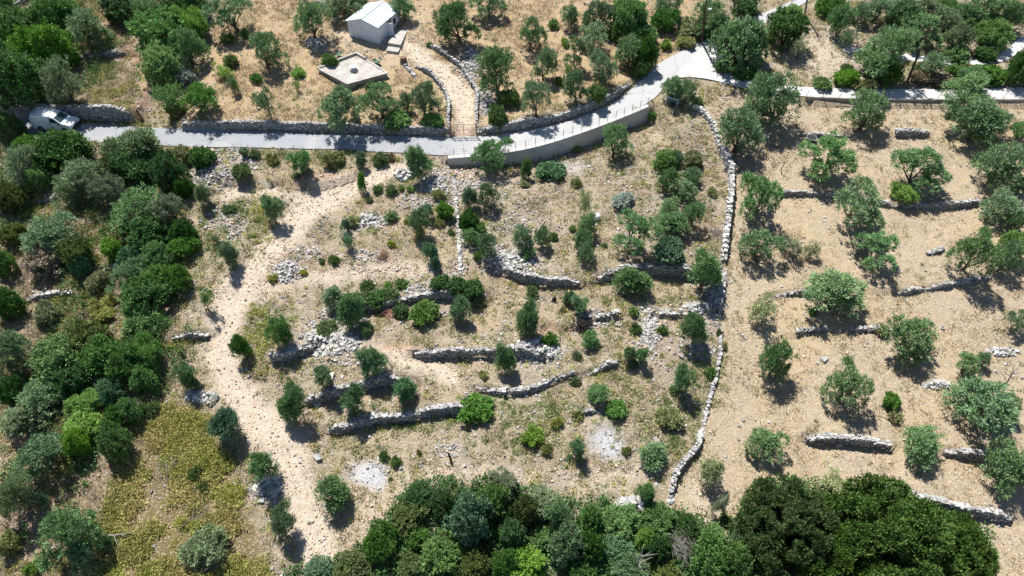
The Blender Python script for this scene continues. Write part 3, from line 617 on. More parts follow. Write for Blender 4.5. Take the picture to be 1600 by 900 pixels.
def leafdots(name, label, cat, n, dens, r, hgt, m, per=22, L=.13, wd=.06):
    p = scatter_px(n, dens); s = rng.uniform(.5, 1.35, n) ** 1.3; B = np.repeat(np.c_[p, H(p[:, 0], p[:, 1])], per, 0); S_ = np.repeat(s, per)[:, None]; k = len(B)
    u = rng.normal(0, 1, (k, 3)); u /= np.linalg.norm(u, axis=1)[:, None]; u[:, 2] = np.abs(u[:, 2]); q = B + u * np.array([r, r, hgt]) * S_ * rng.uniform(.5, 1.1, (k, 1))
    d = u + rng.normal(0, .5, (k, 3)); d /= np.linalg.norm(d, axis=1)[:, None]; s2 = np.cross(d, rng.normal(0, 1, (k, 3))); s2 /= np.linalg.norm(s2, axis=1)[:, None]
    w_ = s2 * wd * .5; t = q + d * L; V = np.stack([q - w_, q + w_, t + w_ * .5, t - w_ * .5], 1).reshape(-1, 3)
    tn = np.repeat(np.c_[rng.random(n), np.clip(fbm(p[:, 0], p[:, 1], 2, 51) * 2 - .5 + rng.normal(0, .25, n), 0, 1)], per * 4, 0)
    return tag(link(name, fastmesh(name, V, np.arange(4 * k).reshape(-1, 4), m, False, tn)), label, cat, kind='stuff')
leafdots('low_herbs', 'low olive-green herbs growing between the stones', 'herbs', 6800, d_herb, .30, .24, LM['khaki'], 22)
leafdots('green_weeds', 'small green weeds along walls and road verges', 'weeds', 1500, lambda z, *a: d_herb(z, *a) * (.3 + z['grn']), .26, .25, LM['herb'], 22)
leafdots('cushion_scrub', 'yellowish cushion scrub covering the lower left slope', 'scrub', 6800, lambda z, px, py, x, y: np.clip(z['yel'] * (fbm(x, y, 1.9, 46) > .41) + .22 * z['left'] * (fbm(x, y, 2, 47) > .55) + .05 * z['mid'] * (fbm(x, y, 2, 48) > .62) * (1 - z['track']), 0, 1), .34, .36, LM['scrubk'], 26, .14, .06)
leafdots('yellow_cushions', 'bright yellow-green cushion plants on the lower left slope', 'cushion plants', 2600, lambda z, px, py, x, y: np.clip(z['yel'] * (fbm(x, y, 2.6, 49) > .55) + .018 * z['mid'] * (1 - z['track']) + .25 * blob(px, py, 405, 530, 22, 50) + .15 * blob(px, py, 410, 345, 20, 50), 0, 1), .3, .32, LM['yellow'], 30, .12, .055)
leafdots('scrub_undergrowth', 'dark tangled undergrowth beneath the woodland trees', 'undergrowth', 4200, lambda z, px, py, x, y: np.clip(.8 * z['wood'] + .25 * z['left'] * (fbm(x, y, 3, 52) > .48), 0, 1), .5, .6, LM['dark'], 26, .2, .1)
leafdots('dry_scrub', 'brown withered scrub between the trees on the left', 'scrub', 2600, lambda z, px, py, x, y: np.clip(.5 * z['left'] * (fbm(x, y, 2.5, 53) > .5) + .1 * z['bank'] + .25 * blob(px, py, 860, 320, 60, 30) + .012 * z['mid'], 0, 1), .4, .4, LM['brown'], 26, .2, .03)

# ------------------------------------------------------------ concrete road wall with its wire fence
def prism_wall(P, th, ztop, zbot, name, m, parent=None, bev=0):
    d, nn = frame(P); mb = MB(); n = len(P); V = []; F = []
    for i in range(n):
        for a, z in ((-.5, zbot[i]), (.5, zbot[i]), (.5, ztop[i]), (-.5, ztop[i])):
            q = P[i] + nn[i] * a * th; V.append((q[0], q[1], z))
    for i in range(n - 1):
        for k in range(4): F.append((i * 4 + k, i * 4 + (k + 1) % 4, i * 4 + 4 + (k + 1) % 4, i * 4 + 4 + k))
    F += [(0, 1, 2, 3), (n * 4 - 1, n * 4 - 2, n * 4 - 3, n * 4 - 4)]
    return mb.add(V, F).build(name, m, parent, bev)
RWL = resample(plane_pts(smooth([(700,248),(755,244),(830,233),(900,211),(960,189),(1012,167)], 2)), step=.6)
_d, _n = frame(RWL); rz_ = H(*(RWL + _n * .6).T) + .13; rb_ = H(*(RWL - _n * .7).T) - .4
for _ in range(4): rz_[1:-1] = (rz_[:-2] + rz_[2:] + 2 * rz_[1:-1]) / 4
tag(prism_wall(RWL, .5, rz_, np.minimum(rb_, rz_ - .5), 'concrete_retaining_wall', M_conc2, bev=.03), 'smooth concrete retaining wall holding up the curving road, white topped', 'retaining wall')
def wire_fence(label, P, z, spacing, h, group, lean=0.0, mpost=M_wire):
    q = resample(np.c_[P, z], step=spacing); f = empty('wire_fence', q[0], 0, label, 'fence', group); o = q[0]
    base = None
    for i, p in enumerate(q):
        b = MB().tube([(0, 0, -.05), (lean * .3, 0, h)], .028, 6).box((lean * .3, 0, h + .01), (.07, .07, .03))
        if base is None: base = b.build('post', mpost, f); po = base
        else: po = base.copy(); C.objects.link(po); po.parent = f
        po.location = p - o
    w_ = MB()
    for k in (.25, .6, .95): w_.tube([p - o + np.array([lean * .3 * k, 0, h * k]) for p in q], .006, 3)
    w_.build('wire', M_wire, f); return f
wire_fence('wire fence of thin grey posts on the concrete retaining wall', RWL[1:], rz_[1:], 1.05, .95, 'wire fences along the roads')
LW = resample(plane_pts(smooth([(1258,154),(1330,157),(1400,158),(1480,158),(1600,158),(1640,157)], 1)), step=.8)
lz = H(*(LW + frame(LW)[1] * .6).T) + .2
tag(prism_wall(LW, .25, lz, lz - 1.0, 'concrete_kerb_wall', M_slab), 'long low kerb wall along the lower edge of the pale right-hand lane', 'kerb wall')
wire_fence('thin leaning posts and wire along the pale right-hand lane', LW, lz, 1.7, .75, 'wire fences along the roads', lean=.5)
P_ = resample(plane_pts([(335,204),(450,205),(600,209),(700,211)]), step=1); wire_fence('faint wire fence on the long stone wall left of the driveway gate', P_, H(*(P_ + frame(P_)[1] * .8).T), 3.2, 1.0, 'wire fences along the roads')

# ------------------------------------------------------------ white house
def house():
    z0 = float(hit(594, 70)[2]) - .05
    FR = at_z(594, 70, z0)[:2]; FL = at_z(547, 59.5, z0)[:2]; BR = at_z(616, 41, z0)[:2]
    u = FL - FR; W = np.hypot(*u); u /= W; v = np.array([-u[1], u[0]]); 
    if np.dot(v, BR - FR) < 0: v = -v
    D = float(np.dot(BR - FR, v)); D = max(D, 3.6)
    print('house W,D', W, D)
    c = FR + u * W / 2 + v * D / 2; rz = math.atan2(-u[1], -u[0])   # local +x towards FR, +y back
    zt = float(max(H(*(FR + u * W / 2 + v * D)), z0)); h = empty('stone_hut', (c[0], c[1], z0), rz, 'small whitewashed stone hut with a shallow pale metal roof and dark red door', 'hut')
    eh, rg = 2.15, .62; x, y = W / 2, D / 2
    mb = MB(); b = -1.0
    mb.add([(-x,-y,b),(x,-y,b),(x,-y,eh),(0,-y,eh+rg),(-x,-y,eh),(-x,y,b),(x,y,b),(x,y,eh),(0,y,eh+rg),(-x,y,eh)],
           [(0,1,2,3,4),(9,8,7,6,5),(1,6,7,2),(5,0,4,9),(0,5,6,1),(2,7,8,3),(3,8,9,4)])
    mb.build('wall', M_white, h)
    r = MB(); o = .16; t = .05; k = rg / x
    for s in (-1, 1):
        n = 14
        for i in range(n):
            y0 = -y - o + (2 * y + 2 * o) * i / n; y1 = -y - o + (2 * y + 2 * o) * (i + .86) / n; y2 = -y - o + (2 * y + 2 * o) * (i + 1) / n
            for (ya, yb, up) in ((y0, y1, 0), (y1, y2, .045)):
                A = [(0, ya), (s * (x + o), ya), (s * (x + o), yb), (0, yb)]; zf = lambda X: eh + rg + .02 - abs(X) * k
                V = [(X, Y, zf(X) + up + (.004 if s > 0 else 0)) for X, Y in A] + [(X, Y, zf(X) + t + up + (.004 if s > 0 else 0)) for X, Y in A]
                r.add(V, [(3, 2, 1, 0), (4, 5, 6, 7), (0, 1, 5, 4), (1, 2, 6, 5), (2, 3, 7, 6), (3, 0, 4, 7)])
    r.box((0, 0, eh + rg + .09), (.3, 2 * y + 2 * o, .03)); r.build('roof', M_metalroof, h)
    dr = MB().box((x + .01, .1, .95), (.05, .85, 1.85)).build('door', M_red, h); MB().box((x + .06, -.2, .95), (.05, .12, .05)).build('handle', M_wire, dr)
    MB().box((x + .05, .1, 1.93), (.14, 1.1, .12)).build('lintel', M_slab, h)
    MB().box((x + .42, -.42, 1.0), (.8, .05, 1.75)).build('door_leaf', M_white, h)
    wf = MB().box((x + .01, 1.25, 1.35), (.05, .5, .6)).build('window', M_glass, h); MB().box((x + .02, 1.25, 1.02), (.12, .6, .05)).build('sill', M_slab, wf)
    # terrace and steps outside the door
    def slab(pts, zt_, name, m, label, cat):
        q = [at_z(a, b_, zt_)[:2] for a, b_ in pts]; mb = MB().prism(q, zt_ - 1.2, zt_); o_ = mb.build(name, m, None, .03); return tag(o_, label, cat)
    slab([(620,42),(638,45),(626,70),(606,67)], z0 + .45, 'terrace_slab', M_slab, 'raised grey cement terrace slab beside the hut door', 'terrace')
    slab([(606,72),(626,74),(622,81),(604,79)], z0 + .12, 'doorstep_slab', M_slab, 'low cement step slab at the foot of the hut terrace', 'step')
    slab([(613,41),(618,43),(603,66),(597,64)], z0 + .28, 'long_step', M_slab, 'narrow long cement step between hut wall and terrace', 'step')
house()

# ------------------------------------------------------------ cistern
def cistern():
    zg = float(hit(545, 139)[2]); zt = zg + .72; g = lambda a, b_, z=zt: at_z(a, b_, z)
    poly = [g(*p)[:2] for p in [(497,107),(543,131),(605,114),(571,93),(557,85),(528,96)]]; c = np.mean(poly, 0)
    e = empty('cistern', (c[0], c[1], zg), 0, 'flat cement cistern with a low rim and a small well head on its roof', 'cistern'); L = [p - c for p in poly]
    MB().prism(L, -.5, .72).build('tank', M_slab, e, .03)
    r = MB()
    for i, j, hh in ((3, 4, .26), (4, 5, .26), (5, 0, .1), (0, 1, .05), (1, 2, .05), (2, 3, .07)):
        a, b_ = L[i], L[j]; d = b_ - a; n = math.hypot(*d); r.box(((a[0] + b_[0]) / 2, (a[1] + b_[1]) / 2, .72 + hh / 2 - .005), (n + .2, .25, hh + .01 * i), math.atan2(d[1], d[0]))
    r.build('rim', M_slab, e)
    q = g(553, 111)[:2] - c; wmb = MB().tube([(q[0], q[1], .71), (q[0], q[1], 1.0)], [.5, .42], 12).build('well_head', M_slab, e)
    MB().tube([(q[0], q[1], 1.0), (q[0], q[1], 1.28), (q[0], q[1], 1.3)], [.3, .24, .34], 12).build('lid', M_white, wmb)
    # door-like dark strip: rods sticking out
    for i, (a, b_) in enumerate([(497,103),(537,88),(570,86)]):
        s = g(a, b_); o = MB().tube([(0, 0, -.3), (.05, 0, .9)], .02, 5).build('iron_rod', M_wire); o.location = s
        tag(o, ['thin iron rod at the left corner of the cistern roof', 'thin iron rod rising behind the cistern rim', 'thin iron rod at the back right corner of the cistern rim'][i], 'rod', 'iron rods round the cistern')
    return zt
cistern()
def curved_sheet(name, label, cat, x, y, L, W_, rz, m, z=.05):
    p = hit(x, y); mb = MB(); V = []; F = []
    for i in range(7):
        for j in range(4):
            a = (i / 6 - .5); V.append((a * L, (j / 3 - .5) * W_ * (1 - (2 * a) ** 4 * .8), .12 + .2 * (2 * a) ** 2 + .25 * abs(j / 3 - .5)))
    n = len(V); V += [(a, b_, c - .03) for a, b_, c in V]
    for i in range(6):
        for j in range(3): k = i * 4 + j; F += [(k, k + 4, k + 5, k + 1), (n + k + 1, n + k + 5, n + k + 4, n + k)]
    ring = [i * 4 for i in range(7)] + [25, 26] + [27 - 4 * i for i in range(7)] + [2, 1]
    for a, b_ in zip(ring, ring[1:] + ring[:1]): F.append((a, b_, n + b_, n + a))
    o = mb.add(V, F).build(name, m); o.location = (p[0], p[1], p[2] + z); o.rotation_euler = (0, 0, rz); tag(o, label, cat, 'green troughs near the cistern')
curved_sheet('green_trough', 'dark green open trough lying right of the cistern', 'trough', 589, 100, 1.0, .5, -.5, M_green)
curved_sheet('green_trough', 'small green trough peeping behind the bush on the cistern', 'trough', 530, 89, .9, .5, .3, M_green)

# ------------------------------------------------------------ driveway gate
def gate():
    a, b_ = hit(705, 214), hit(745, 214); L = float(np.hypot(*(b_ - a)[:2])); e = empty('driveway_gate', (a + b_) / 2, math.atan2(b_[1] - a[1], b_[0] - a[0]), 'rusty red two-leaf mesh gate closing the driveway', 'gate')
    for s in (-1, 1):
        MB().tube([(s * (L / 2), 0, -.1), (s * (L / 2), 0, 1.65)], .05, 8).build('gate_post', M_rust, e)
        g = MB(); x0, x1 = s * .04, s * (L / 2 - .07)
        for z in (.15, .8, 1.45): g.box(((x0 + x1) / 2, 0, z), (abs(x1 - x0), .035, .04))
        for i in range(12): x = x0 + (x1 - x0) * i / 11; g.box((x, 0, .8), (.018 if 0 < i < 11 else .045, .02 if 0 < i < 11 else .04, 1.34))
        g.build('gate_leaf', M_rust, e)
gate()

# ------------------------------------------------------------ van
def van():
    a, b_ = hit(66, 208), hit(122, 210); c = hit(93, 201); z = c[2] + .1
    e = empty('parked_van', (c[0], c[1], z), -.10, 'white small panel van with a roof rack, parked at the left end of the road', 'van')
    pr = [(-2.12,.42),(-2.16,.85),(-2.08,1.45),(-1.95,1.74),(-1.6,1.80),(.25,1.77),(.55,1.66),(1.22,1.10),(1.95,.92),(2.12,.74),(2.15,.40),(1.7,.26),(-1.9,.26)]
    yw = lambda zz: .84 - max(0, zz - 1.0) * .16
    n = len(pr); V = [(x, -yw(zz), zz) for x, zz in pr] + [(x, yw(zz), zz) for x, zz in pr]
    F = [tuple(range(n)), tuple(range(2 * n - 1, n - 1, -1))] + [(i, n + i, n + (i + 1) % n, (i + 1) % n) for i in range(n)]
    MB().add(V, [f[::-1] for f in F]).build('body', M_paint, e, .05)
    def quad(pts, name, m, par, t=.012, nrm=(0, 0, 1)):
        nn = Vector(nrm).normalized() * t; V = [Vector(p) + nn for p in pts] + [Vector(p) - nn * .5 for p in pts]
        return MB().add(V, [(0, 1, 2, 3), (7, 6, 5, 4), (0, 4, 5, 1), (1, 5, 6, 2), (2, 6, 7, 3), (3, 7, 4, 0)]).build(name, m, par)
    quad([(1.17,-.72,1.145),(1.17,.72,1.145),(.60,.66,1.62),(.60,-.66,1.62)], 'windscreen', M_glass, e, nrm=(.64, 0, .77))
    for s in (-1, 1):
        q = [(1.0, s * .83, 1.14), (.1, s * .835, 1.14), (.1, s * .755, 1.60), (.52, s * .76, 1.58)]
        quad(q if s < 0 else q[::-1], 'side_window', M_glass, e, nrm=(0, s, .16))
        quad([(2.10, s * .45, .80), (2.06, s * .76, .80), (1.92, s * .76, .93), (1.96, s * .45, .93)], 'headlight', M_light, e, .02, nrm=(.8, 0, .5))
        MB().box((1.0, s * .95, 1.08), (.12, .2, .16)).build('mirror', M_rub, e, .02)
        d = MB().box((.35, s * .846, .80), (1.1, .014, .62)).build('door', M_paint, e, .005); MB().box((-.05, s * .862, .98), (.16, .02, .035)).build('handle', M_rub, d)
        for x in (-1.32, 1.32):
            wmb = MB(); P = [(x, s * .70, .32), (x, s * .72, .32), (x, s * .86, .32), (x, s * .88, .32)]; wmb.tube(P, [.29, .32, .32, .29], 18); wh = wmb.build('wheel', M_rub, e)
            MB().tube([(x, s * .86, .32), (x, s * .893, .32)], [.2, .19], 14).build('rim', M_rim, wh)
    MB().box((2.12, 0, .45), (.14, 1.6, .2)).build('bumper', M_rub, e, .03); quad([(-2.10,.6,1.05),(-2.10,-.6,1.05),(-2.0,-.55,1.5),(-2.0,.55,1.5)], 'rear_window', M_glass, e, nrm=(-1, 0, .2))
    MB().box((2.15, 0, .66), (.03, .6, .09)).build('grille', M_rub, e)
    r = MB()
    for s in (-.6, .6): r.tube([(-1.85, s, 1.96), (.2, s, 1.95)], .025, 6)
    for x in (-1.8, -1.4, -1.0, -.6, -.2, .15): r.tube([(x, -.64, 1.96), (x, .64, 1.96)], .022, 6)
    for x in (-1.8, -.8, .15):
        for s in (-.6, .6): r.tube([(x, s, 1.74), (x, s, 1.96)], .02, 5)
    r.build('roof_rack', M_lamp, e)
van()

# ------------------------------------------------------------ poles
def pole(label, bx, by, tx, ty, h, m, lamp=None, r=.13, cat='utility pole'):
    b_ = hit(bx, by); zt = b_[2] + h; t = at_z(tx, ty, zt) - b_; e = empty('utility_pole', b_, 0, label, cat, 'utility poles by the lanes')
    MB().tube([(0, 0, -.3), t * .5, t], [r, r * .85, r * .65], 10).build('shaft', m, e)
    k = t * .93; c = MB().box(k, (1.0, .09, .09), .3); c.build('crossarm', m, e)
    for s in (-.42, .42): MB().tube([k + np.array([s * math.cos(.3), s * math.sin(.3), .04]), k + np.array([s * math.cos(.3), s * math.sin(.3), .2])], [.05, .035], 8).build('insulator', M_lamp, e)
    if lamp:
        q = t * lamp; a = MB().tube([q, q + np.array([.35, -.05, .12])], .025, 6).build('lamp_arm', M_wire, e); MB().tube([q + np.array([.3, -.05, .12]), q + np.array([.6, -.08, .1])], [.11, .15], 10).build('lamp_head', M_lamp, e, 0)
pole('dark wooden pole at the road junction carrying a small white lamp', 1096, 67, 1105, -8, 6.6, M_pole, .70)
pole('dark leaning wooden pole with a white lamp box beside the pale lane', 1417, 129, 1453, 41, 6.6, M_pole, .45)
pole('grey concrete pole at the top of the photo beside the far road', 1258, 23, 1270, -60, 6.6, M_gpole)

# ------------------------------------------------------------ trailer, posts, stump, bucket, tank, logs
def trailer():
    p = hit(1051, 162); e = empty('cart', p, -.5, 'small teal box cart in a white metal frame at the road edge', 'cart')
    MB().box((0, 0, .55), (1.2, .75, .5), taper=1.08).build('tub', M_tank, e, .03)
    f = MB()
    for s in (-1, 1):
        f.box((0, s * .42, .83), (1.4, .06, .06)); f.box((s * .68, 0, .83), (.06, .9, .06))
        for t in (-1, 1): f.box((s * .62, t * .40, .42), (.06, .06, .84))
    f.box((-1.0, 0, .5), (.9, .06, .06), ry=.2); f.build('frame', M_white, e)
    for s in (-1, 1): MB().tube([(.1, s * .5, .22), (.1, s * .6, .22)], .22, 14).build('wheel', M_rub, e)
trailer()
def tubeobj(name, label, cat, x, y, pts, rad, m, group=None, n=8):
    o = MB().tube(pts, rad, n).build(name, m); o.location = hit(x, y); return tag(o, label, cat, group)
tubeobj('wooden_post', 'dark charred post standing alone on the lower bare slope', 'post', 705, 721, [(0,0,-.1),(-.05,.05,.5),(-.18,.1,1.1)], [.1,.09,.06], M_char)
tubeobj('wooden_post', 'leaning timber gatepost beside the red footpath at the road', 'post', 225, 190, [(0,0,-.1),(-.2,.1,.7),(-.35,.15,1.3)], [.12,.11,.1], M_wood)
tubeobj('tree_stump', 'round weathered tree stump at the head of the driveway rubble', 'tree stump', 631, 99, [(0,0,-.1),(0,0,.2),(.02,0,.75),(.02,0,.78)], [.5,.4,.34,.2], M_wood, n=11)
tubeobj('tree_stump', 'tiny blackened stump below the small pale shrub on the upper terrace', 'tree stump', 865, 471, [(0,0,-.1),(.05,0,.3),(.1,0,.5)], [.2,.17,.1], M_char)
tubeobj('dead_sapling', 'bare crooked dead stem standing in the upper right orchard', 'dead plant', 1222, 271, [(0,0,-.1),(-.25,0,.4),(-.2,0,.9),(.1,0,1.5)], [.05,.045,.03,.012], M_char)
def bucket():
    e = empty('bucket', hit(1266, 221), 0, 'black round tub lying under the upper orchard olive', 'tub')
    MB().tube([(0,0,.02),(0,0,.47)], [.36,.47], 16).build('tub', M_rub, e); MB().tube([(0,0,.40),(0,0,.45)], [.55,.55], 16).build('rim', M_rim, e)
bucket()
def tank():
    e = empty('water_tank', hit(929, 344), .3, 'white plastic barrel half hidden behind the upright olive', 'barrel')
    MB().tube([(-.45,0,.35),(-.4,0,.35),(.4,0,.35),(.45,0,.35)], [.26,.33,.33,.26], 14).build('barrel', M_lamp, e, smooth_=True); MB().tube([(.45,.1,.45),(.5,.1,.45)], .06, 8).build('cap', M_rub, e)
tank()
def pallet():
    p = hit(838, 246); m_ = MB()
    for i in range(5): m_.box((0, 0, .1 + i * .19), (1.1, .03, .1))
    for s in (-.5, 0, .5): m_.box((s, .04, .5), (.07, .05, .95))
    o = m_.build('pallet', M_slab); o.location = p + [0, .15, 0]; o.rotation_euler = (-.35, 0, .15); tag(o, 'grey slatted pallet leaning on the concrete retaining wall', 'pallet')
pallet()
def brush(name, label, x, y, r, n, m, h=.4, cat='brush pile', L=1.2, rad=.02):
    b_ = MB()
    for i in range(n):
        a = rng.uniform(0, 6.28); q = rng.normal(0, r * .4, 2); z = rng.uniform(.03, h); d = np.array([math.cos(a), math.sin(a), rng.normal(0, .25)]) * rng.uniform(.4, 1) * L / 2
        c = np.array([q[0], q[1], z]); b_.tube([c - d, c + rng.normal(0, .06, 3), c + d], [rad, rad * .8, rad * .3], 4)
    o = b_.build(name, m); o.location = hit(x, y); tag(o, label, cat, 'piles of cut branches')
brush('brush_pile', 'pile of grey cut twigs leaning on the tall boundary wall', 1119, 366, .9, 60, M_deadwood, rad=.015)
brush('brush_pile', 'grey dead branches lying among the woodland crowns', 1062, 862, 1.3, 110, M_deadwood, 1.6, L=1.6, rad=.014)
brush('brush_pile', 'reddish brown cut branches at the end of the mastic row', 611, 492, .6, 45, M_rust, L=1.4)
brush('brush_pile', 'small dark brown twig heap above the lower dirt branch', 600, 402, .5, 40, M_wood)
brush('brush_pile', 'blackened heap of charred branches under the bent olive', 912, 514, .7, 120, M_char, .8, L=1.0, rad=.06)
brush('brush_pile', 'silvery dead twigs in the yellow scrub on the lower left', 262, 735, 1.1, 60, M_deadwood, .5, L=1.4, rad=.013)
brush('brush_pile', 'tangle of dead twigs under the grey-green shrub at lower left', 335, 872, 1.2, 130, M_deadwood, .7, L=1.3, rad=.013)
brush('brush_pile', 'long dead sticks lying across the lower left cushions', 305, 805, 1.0, 22, M_deadwood, .5, L=1.6, rad=.014)
def log():
    p = hit(140, 838); q = hit(212, 836); d = (q - p); e = MB(); f = np.array([0, 0, .35])
    e.tube([f, d * .25 + f + [0, -.12, 0], d * .6 + f + [0, -.16, 0], d + f * 1.2], [.1, .09, .07, .03], 8)
    e.tube([d * .6 + f + [0, -.16, 0], d * .68 + f + [.1, -.6, .1], d * .8 + [.1, -1.1, .4]], [.04, .03, .012], 6); e.tube([d * .75 + f + [0, -.1, 0], d * .85 + f + [.1, -.35, .1]], [.03, .01], 6)
    o = e.build('dead_branch', M_deadwood); o.location = p; tag(o, 'long bleached dead branch lying beside the lower left shrub', 'dead branch')
log()
def snag(label, x, y, s, h):
    b_ = MB(); b_.tube([(0,0,0),(.1,0,h*.5),(-.1,.1,h)], [.07,.05,.03], 6)
    for i in range(7):
        z = h * rng.uniform(.5, 1); a = rng.uniform(0, 6.28); L = s * rng.uniform(.4, 1); b_.tube([(0,.05,z),(math.cos(a)*L*.5,math.sin(a)*L*.5,z+.3),(math.cos(a)*L,math.sin(a)*L,z+.2+rng.random()*.4)], [.04,.03,.01], 5)
    o = b_.build('dead_tree', M_deadwood); o.location = hit(x, y); tag(o, label, 'dead tree', 'bleached dead trees')
snag('bleached dead tree sticking out of the middle of the bottom wood', 990, 905, 1.1, 4.0)
snag('dead grey branches reaching past the wide olive at the right edge', 1560, 610, 1.2, 2.4)

# ------------------------------------------------------------ trees and shrubs
def leafcloud(r, lobes, ntuft, per, L, W_, spread, up=.35, low=-.45, inner=.25, hole=.36, noisy=.85):
    lobes = np.array(lobes, float); wgt = (lobes[:, 3] * lobes[:, 5]) ** 1.0; wgt /= wgt.sum()
    k = r.choice(len(lobes), ntuft * 2, p=wgt); u = r.normal(0, 1, (ntuft * 2, 3)); u /= np.linalg.norm(u, axis=1)[:, None]
    u[:, 2] = np.where(u[:, 2] < low, -u[:, 2], u[:, 2]); rr = np.where(r.random(ntuft * 2) < inner, r.uniform(.3, .85, ntuft * 2), r.uniform(.82, 1.0, ntuft * 2))
    lump = 1 + noisy * (vnoise(u[:, 0] * 3 + k * 5, u[:, 1] * 3 + u[:, 2] * 2.3, .8, 3) - .5) * .5
    P = lobes[k, :3] + u * lobes[k, 3:6] * (rr * lump)[:, None]
    keep = vnoise(P[:, 0] * 2 + P[:, 2], P[:, 1] * 2 + P[:, 2] * 1.3, .33, 11) > hole; P, u = P[keep][:ntuft], u[keep][:ntuft]; n = len(P)
    td = u + np.array([0, 0, up]) + r.normal(0, .25, (n, 3)); td /= np.linalg.norm(td, axis=1)[:, None]
    B = np.repeat(P, per, 0); T = np.repeat(td, per, 0); m = len(B)
    q = B + T * r.uniform(0, 1, (m, 1)) * spread + r.normal(0, spread * .42, (m, 3))
    d = T + r.normal(0, .55, (m, 3)); d /= np.linalg.norm(d, axis=1)[:, None]; s = np.cross(d, r.normal(0, 1, (m, 3))); s /= np.linalg.norm(s, axis=1)[:, None] + 1e-9
    l = L * r.uniform(.6, 1.3, (m, 1)); w_ = s * W_ * .5; t = q + d * l; mid = q + d * l * .45
    V = np.stack([q, mid + w_, t, mid - w_], 1).reshape(-1, 3)
    # natural variation of leaf colour from tuft to tuft (young tips paler)
    tn = np.repeat(np.c_[np.clip(r.normal(.5, .22, n), 0, 1), np.clip(r.normal(.4, .3, n), 0, 1)], per * 4, 0)
    return V, tn
def skeleton(r, base, lobes, tr, bend=.12, fork=.35, thick=1.0):
    mb = MB(); cz = min(l[2] for l in lobes); f = np.array([r.normal(0, bend * .6), r.normal(0, bend * .6), max(.12, cz * fork + .1)])
    mb.tube([(0, 0, -.08), (f[0] * .4, f[1] * .4 + .02, f[2] * .5), f], [tr * 1.35, tr, tr * .85], 8)
    for l in lobes:
        e = np.array(l[:3]); m = f + (e - f) * .5 + r.normal(0, .07, 3) - [0, 0, .05]
        mb.tube([f - [0, 0, .03], m, e], [tr * .6 * thick, tr * .4 * thick, tr * .12], 5)
        for _ in range(3):
            t = e + r.normal(0, .5, 3) * np.array(l[3:6]); mb.tube([m, (m + t) / 2 + r.normal(0, .04, 3), t], [tr * .25, tr * .16, tr * .05], 4)
    return mb
def lobes_for(kind, r):
    R = []
    if kind == 'olive':       # round, lumpy
        R = [(0, 0, 1.0, .62, .62, .85)]
        for i in range(7):
            a = i * 6.283 / 7 + r.normal(0, .3); q = r.uniform(.35, .72); z = 1.0 + r.uniform(-.55, .5); s = r.uniform(.24, .46); R.append((math.cos(a) * q, math.sin(a) * q, z, s, s, s * 1.05))
    elif kind == 'open':      # separated lobes
        m = int(r.integers(4, 6)); a0 = r.uniform(0, 6)
        for i in range(m):
            a = a0 + i * 6.283 / m + r.normal(0, .25); q = r.uniform(.45, .72); z = 1.05 + r.uniform(-.55, .5); s = r.uniform(.25, .46); R.append((math.cos(a) * q, math.sin(a) * q, z, s, s, s * 1.15))
        R.append((r.normal(0, .1), r.normal(0, .1), 1.5, .38, .38, .42))
    elif kind == 'young':
        R = [(0, 0, 1.0, .5, .5, .75)]
        for i in range(6):
            a = i * 1.05 + r.normal(0, .4); q = r.uniform(.25, .68); s = r.uniform(.2, .40); R.append((math.cos(a) * q, math.sin(a) * q, 1.1 + r.uniform(-.5, .6), s, s, s * 1.45))
    elif kind == 'slender': R = [(0, 0, .7, .75, .75, .6), (.15, 0, 1.35, .6, .6, .6)]
    elif kind == 'broad':
        R = [(0, 0, .8, .7, .7, .8)]
        for i in range(10):
            a = i * 2.4 + r.normal(0, .3); q = r.uniform(.35, .72); z = .75 + (1 - q) * r.uniform(.3, 1.2) + r.uniform(-.35, .1); s = r.uniform(.24, .42); R.append((math.cos(a) * q, math.sin(a) * q, z, s, s, s))
    elif kind == 'shrub':
        R = [(0, 0, .55, .75, .75, .8)]
        for i in range(6):
            a = i * 1.05 + r.normal(0, .3); q = r.uniform(.4, .62); s = r.uniform(.3, .45); R.append((math.cos(a) * q, math.sin(a) * q, .45 + r.uniform(0, .6), s, s, s * 1.1))
    elif kind == 'tuft':
        for i in range(6):
            a = i * 1.05 + r.normal(0, .4); q = r.uniform(.1, .6); s = r.uniform(.3, .5); R.append((math.cos(a) * q, math.sin(a) * q, .35 + r.uniform(0, .4), s, s, s))
    elif kind == 'sparse': 
        for i in range(6):
            a = i * 1.2 + r.normal(0, .4); q = r.uniform(.2, .7); s = r.uniform(.25, .4); R.append((math.cos(a) * q, math.sin(a) * q, .8 + r.uniform(-.3, .9), s, s, s * 1.1))
    elif kind == 'frond':
        R = [(0, 0, .7, .6, .6, .7)]
        for i in range(9):
            a = i * .75 + r.normal(0, .3); q = r.uniform(.4, .7); s = r.uniform(.22, .36); R.append((math.cos(a) * q, math.sin(a) * q, .5 + r.uniform(0, .95), s, s, s * 1.2))
    elif kind == 'giant':
        R = []
        for i in range(34):
            a = i * 2.4; q = math.sqrt((i + .5) / 34) * .84; z = .55 + .95 * math.sqrt(max(0, 1 - q * q)) * r.uniform(.8, 1.05); s = r.uniform(.17, .27); R.append((math.cos(a) * q, math.sin(a) * q, z, s, s, s * 1.3))
    return R
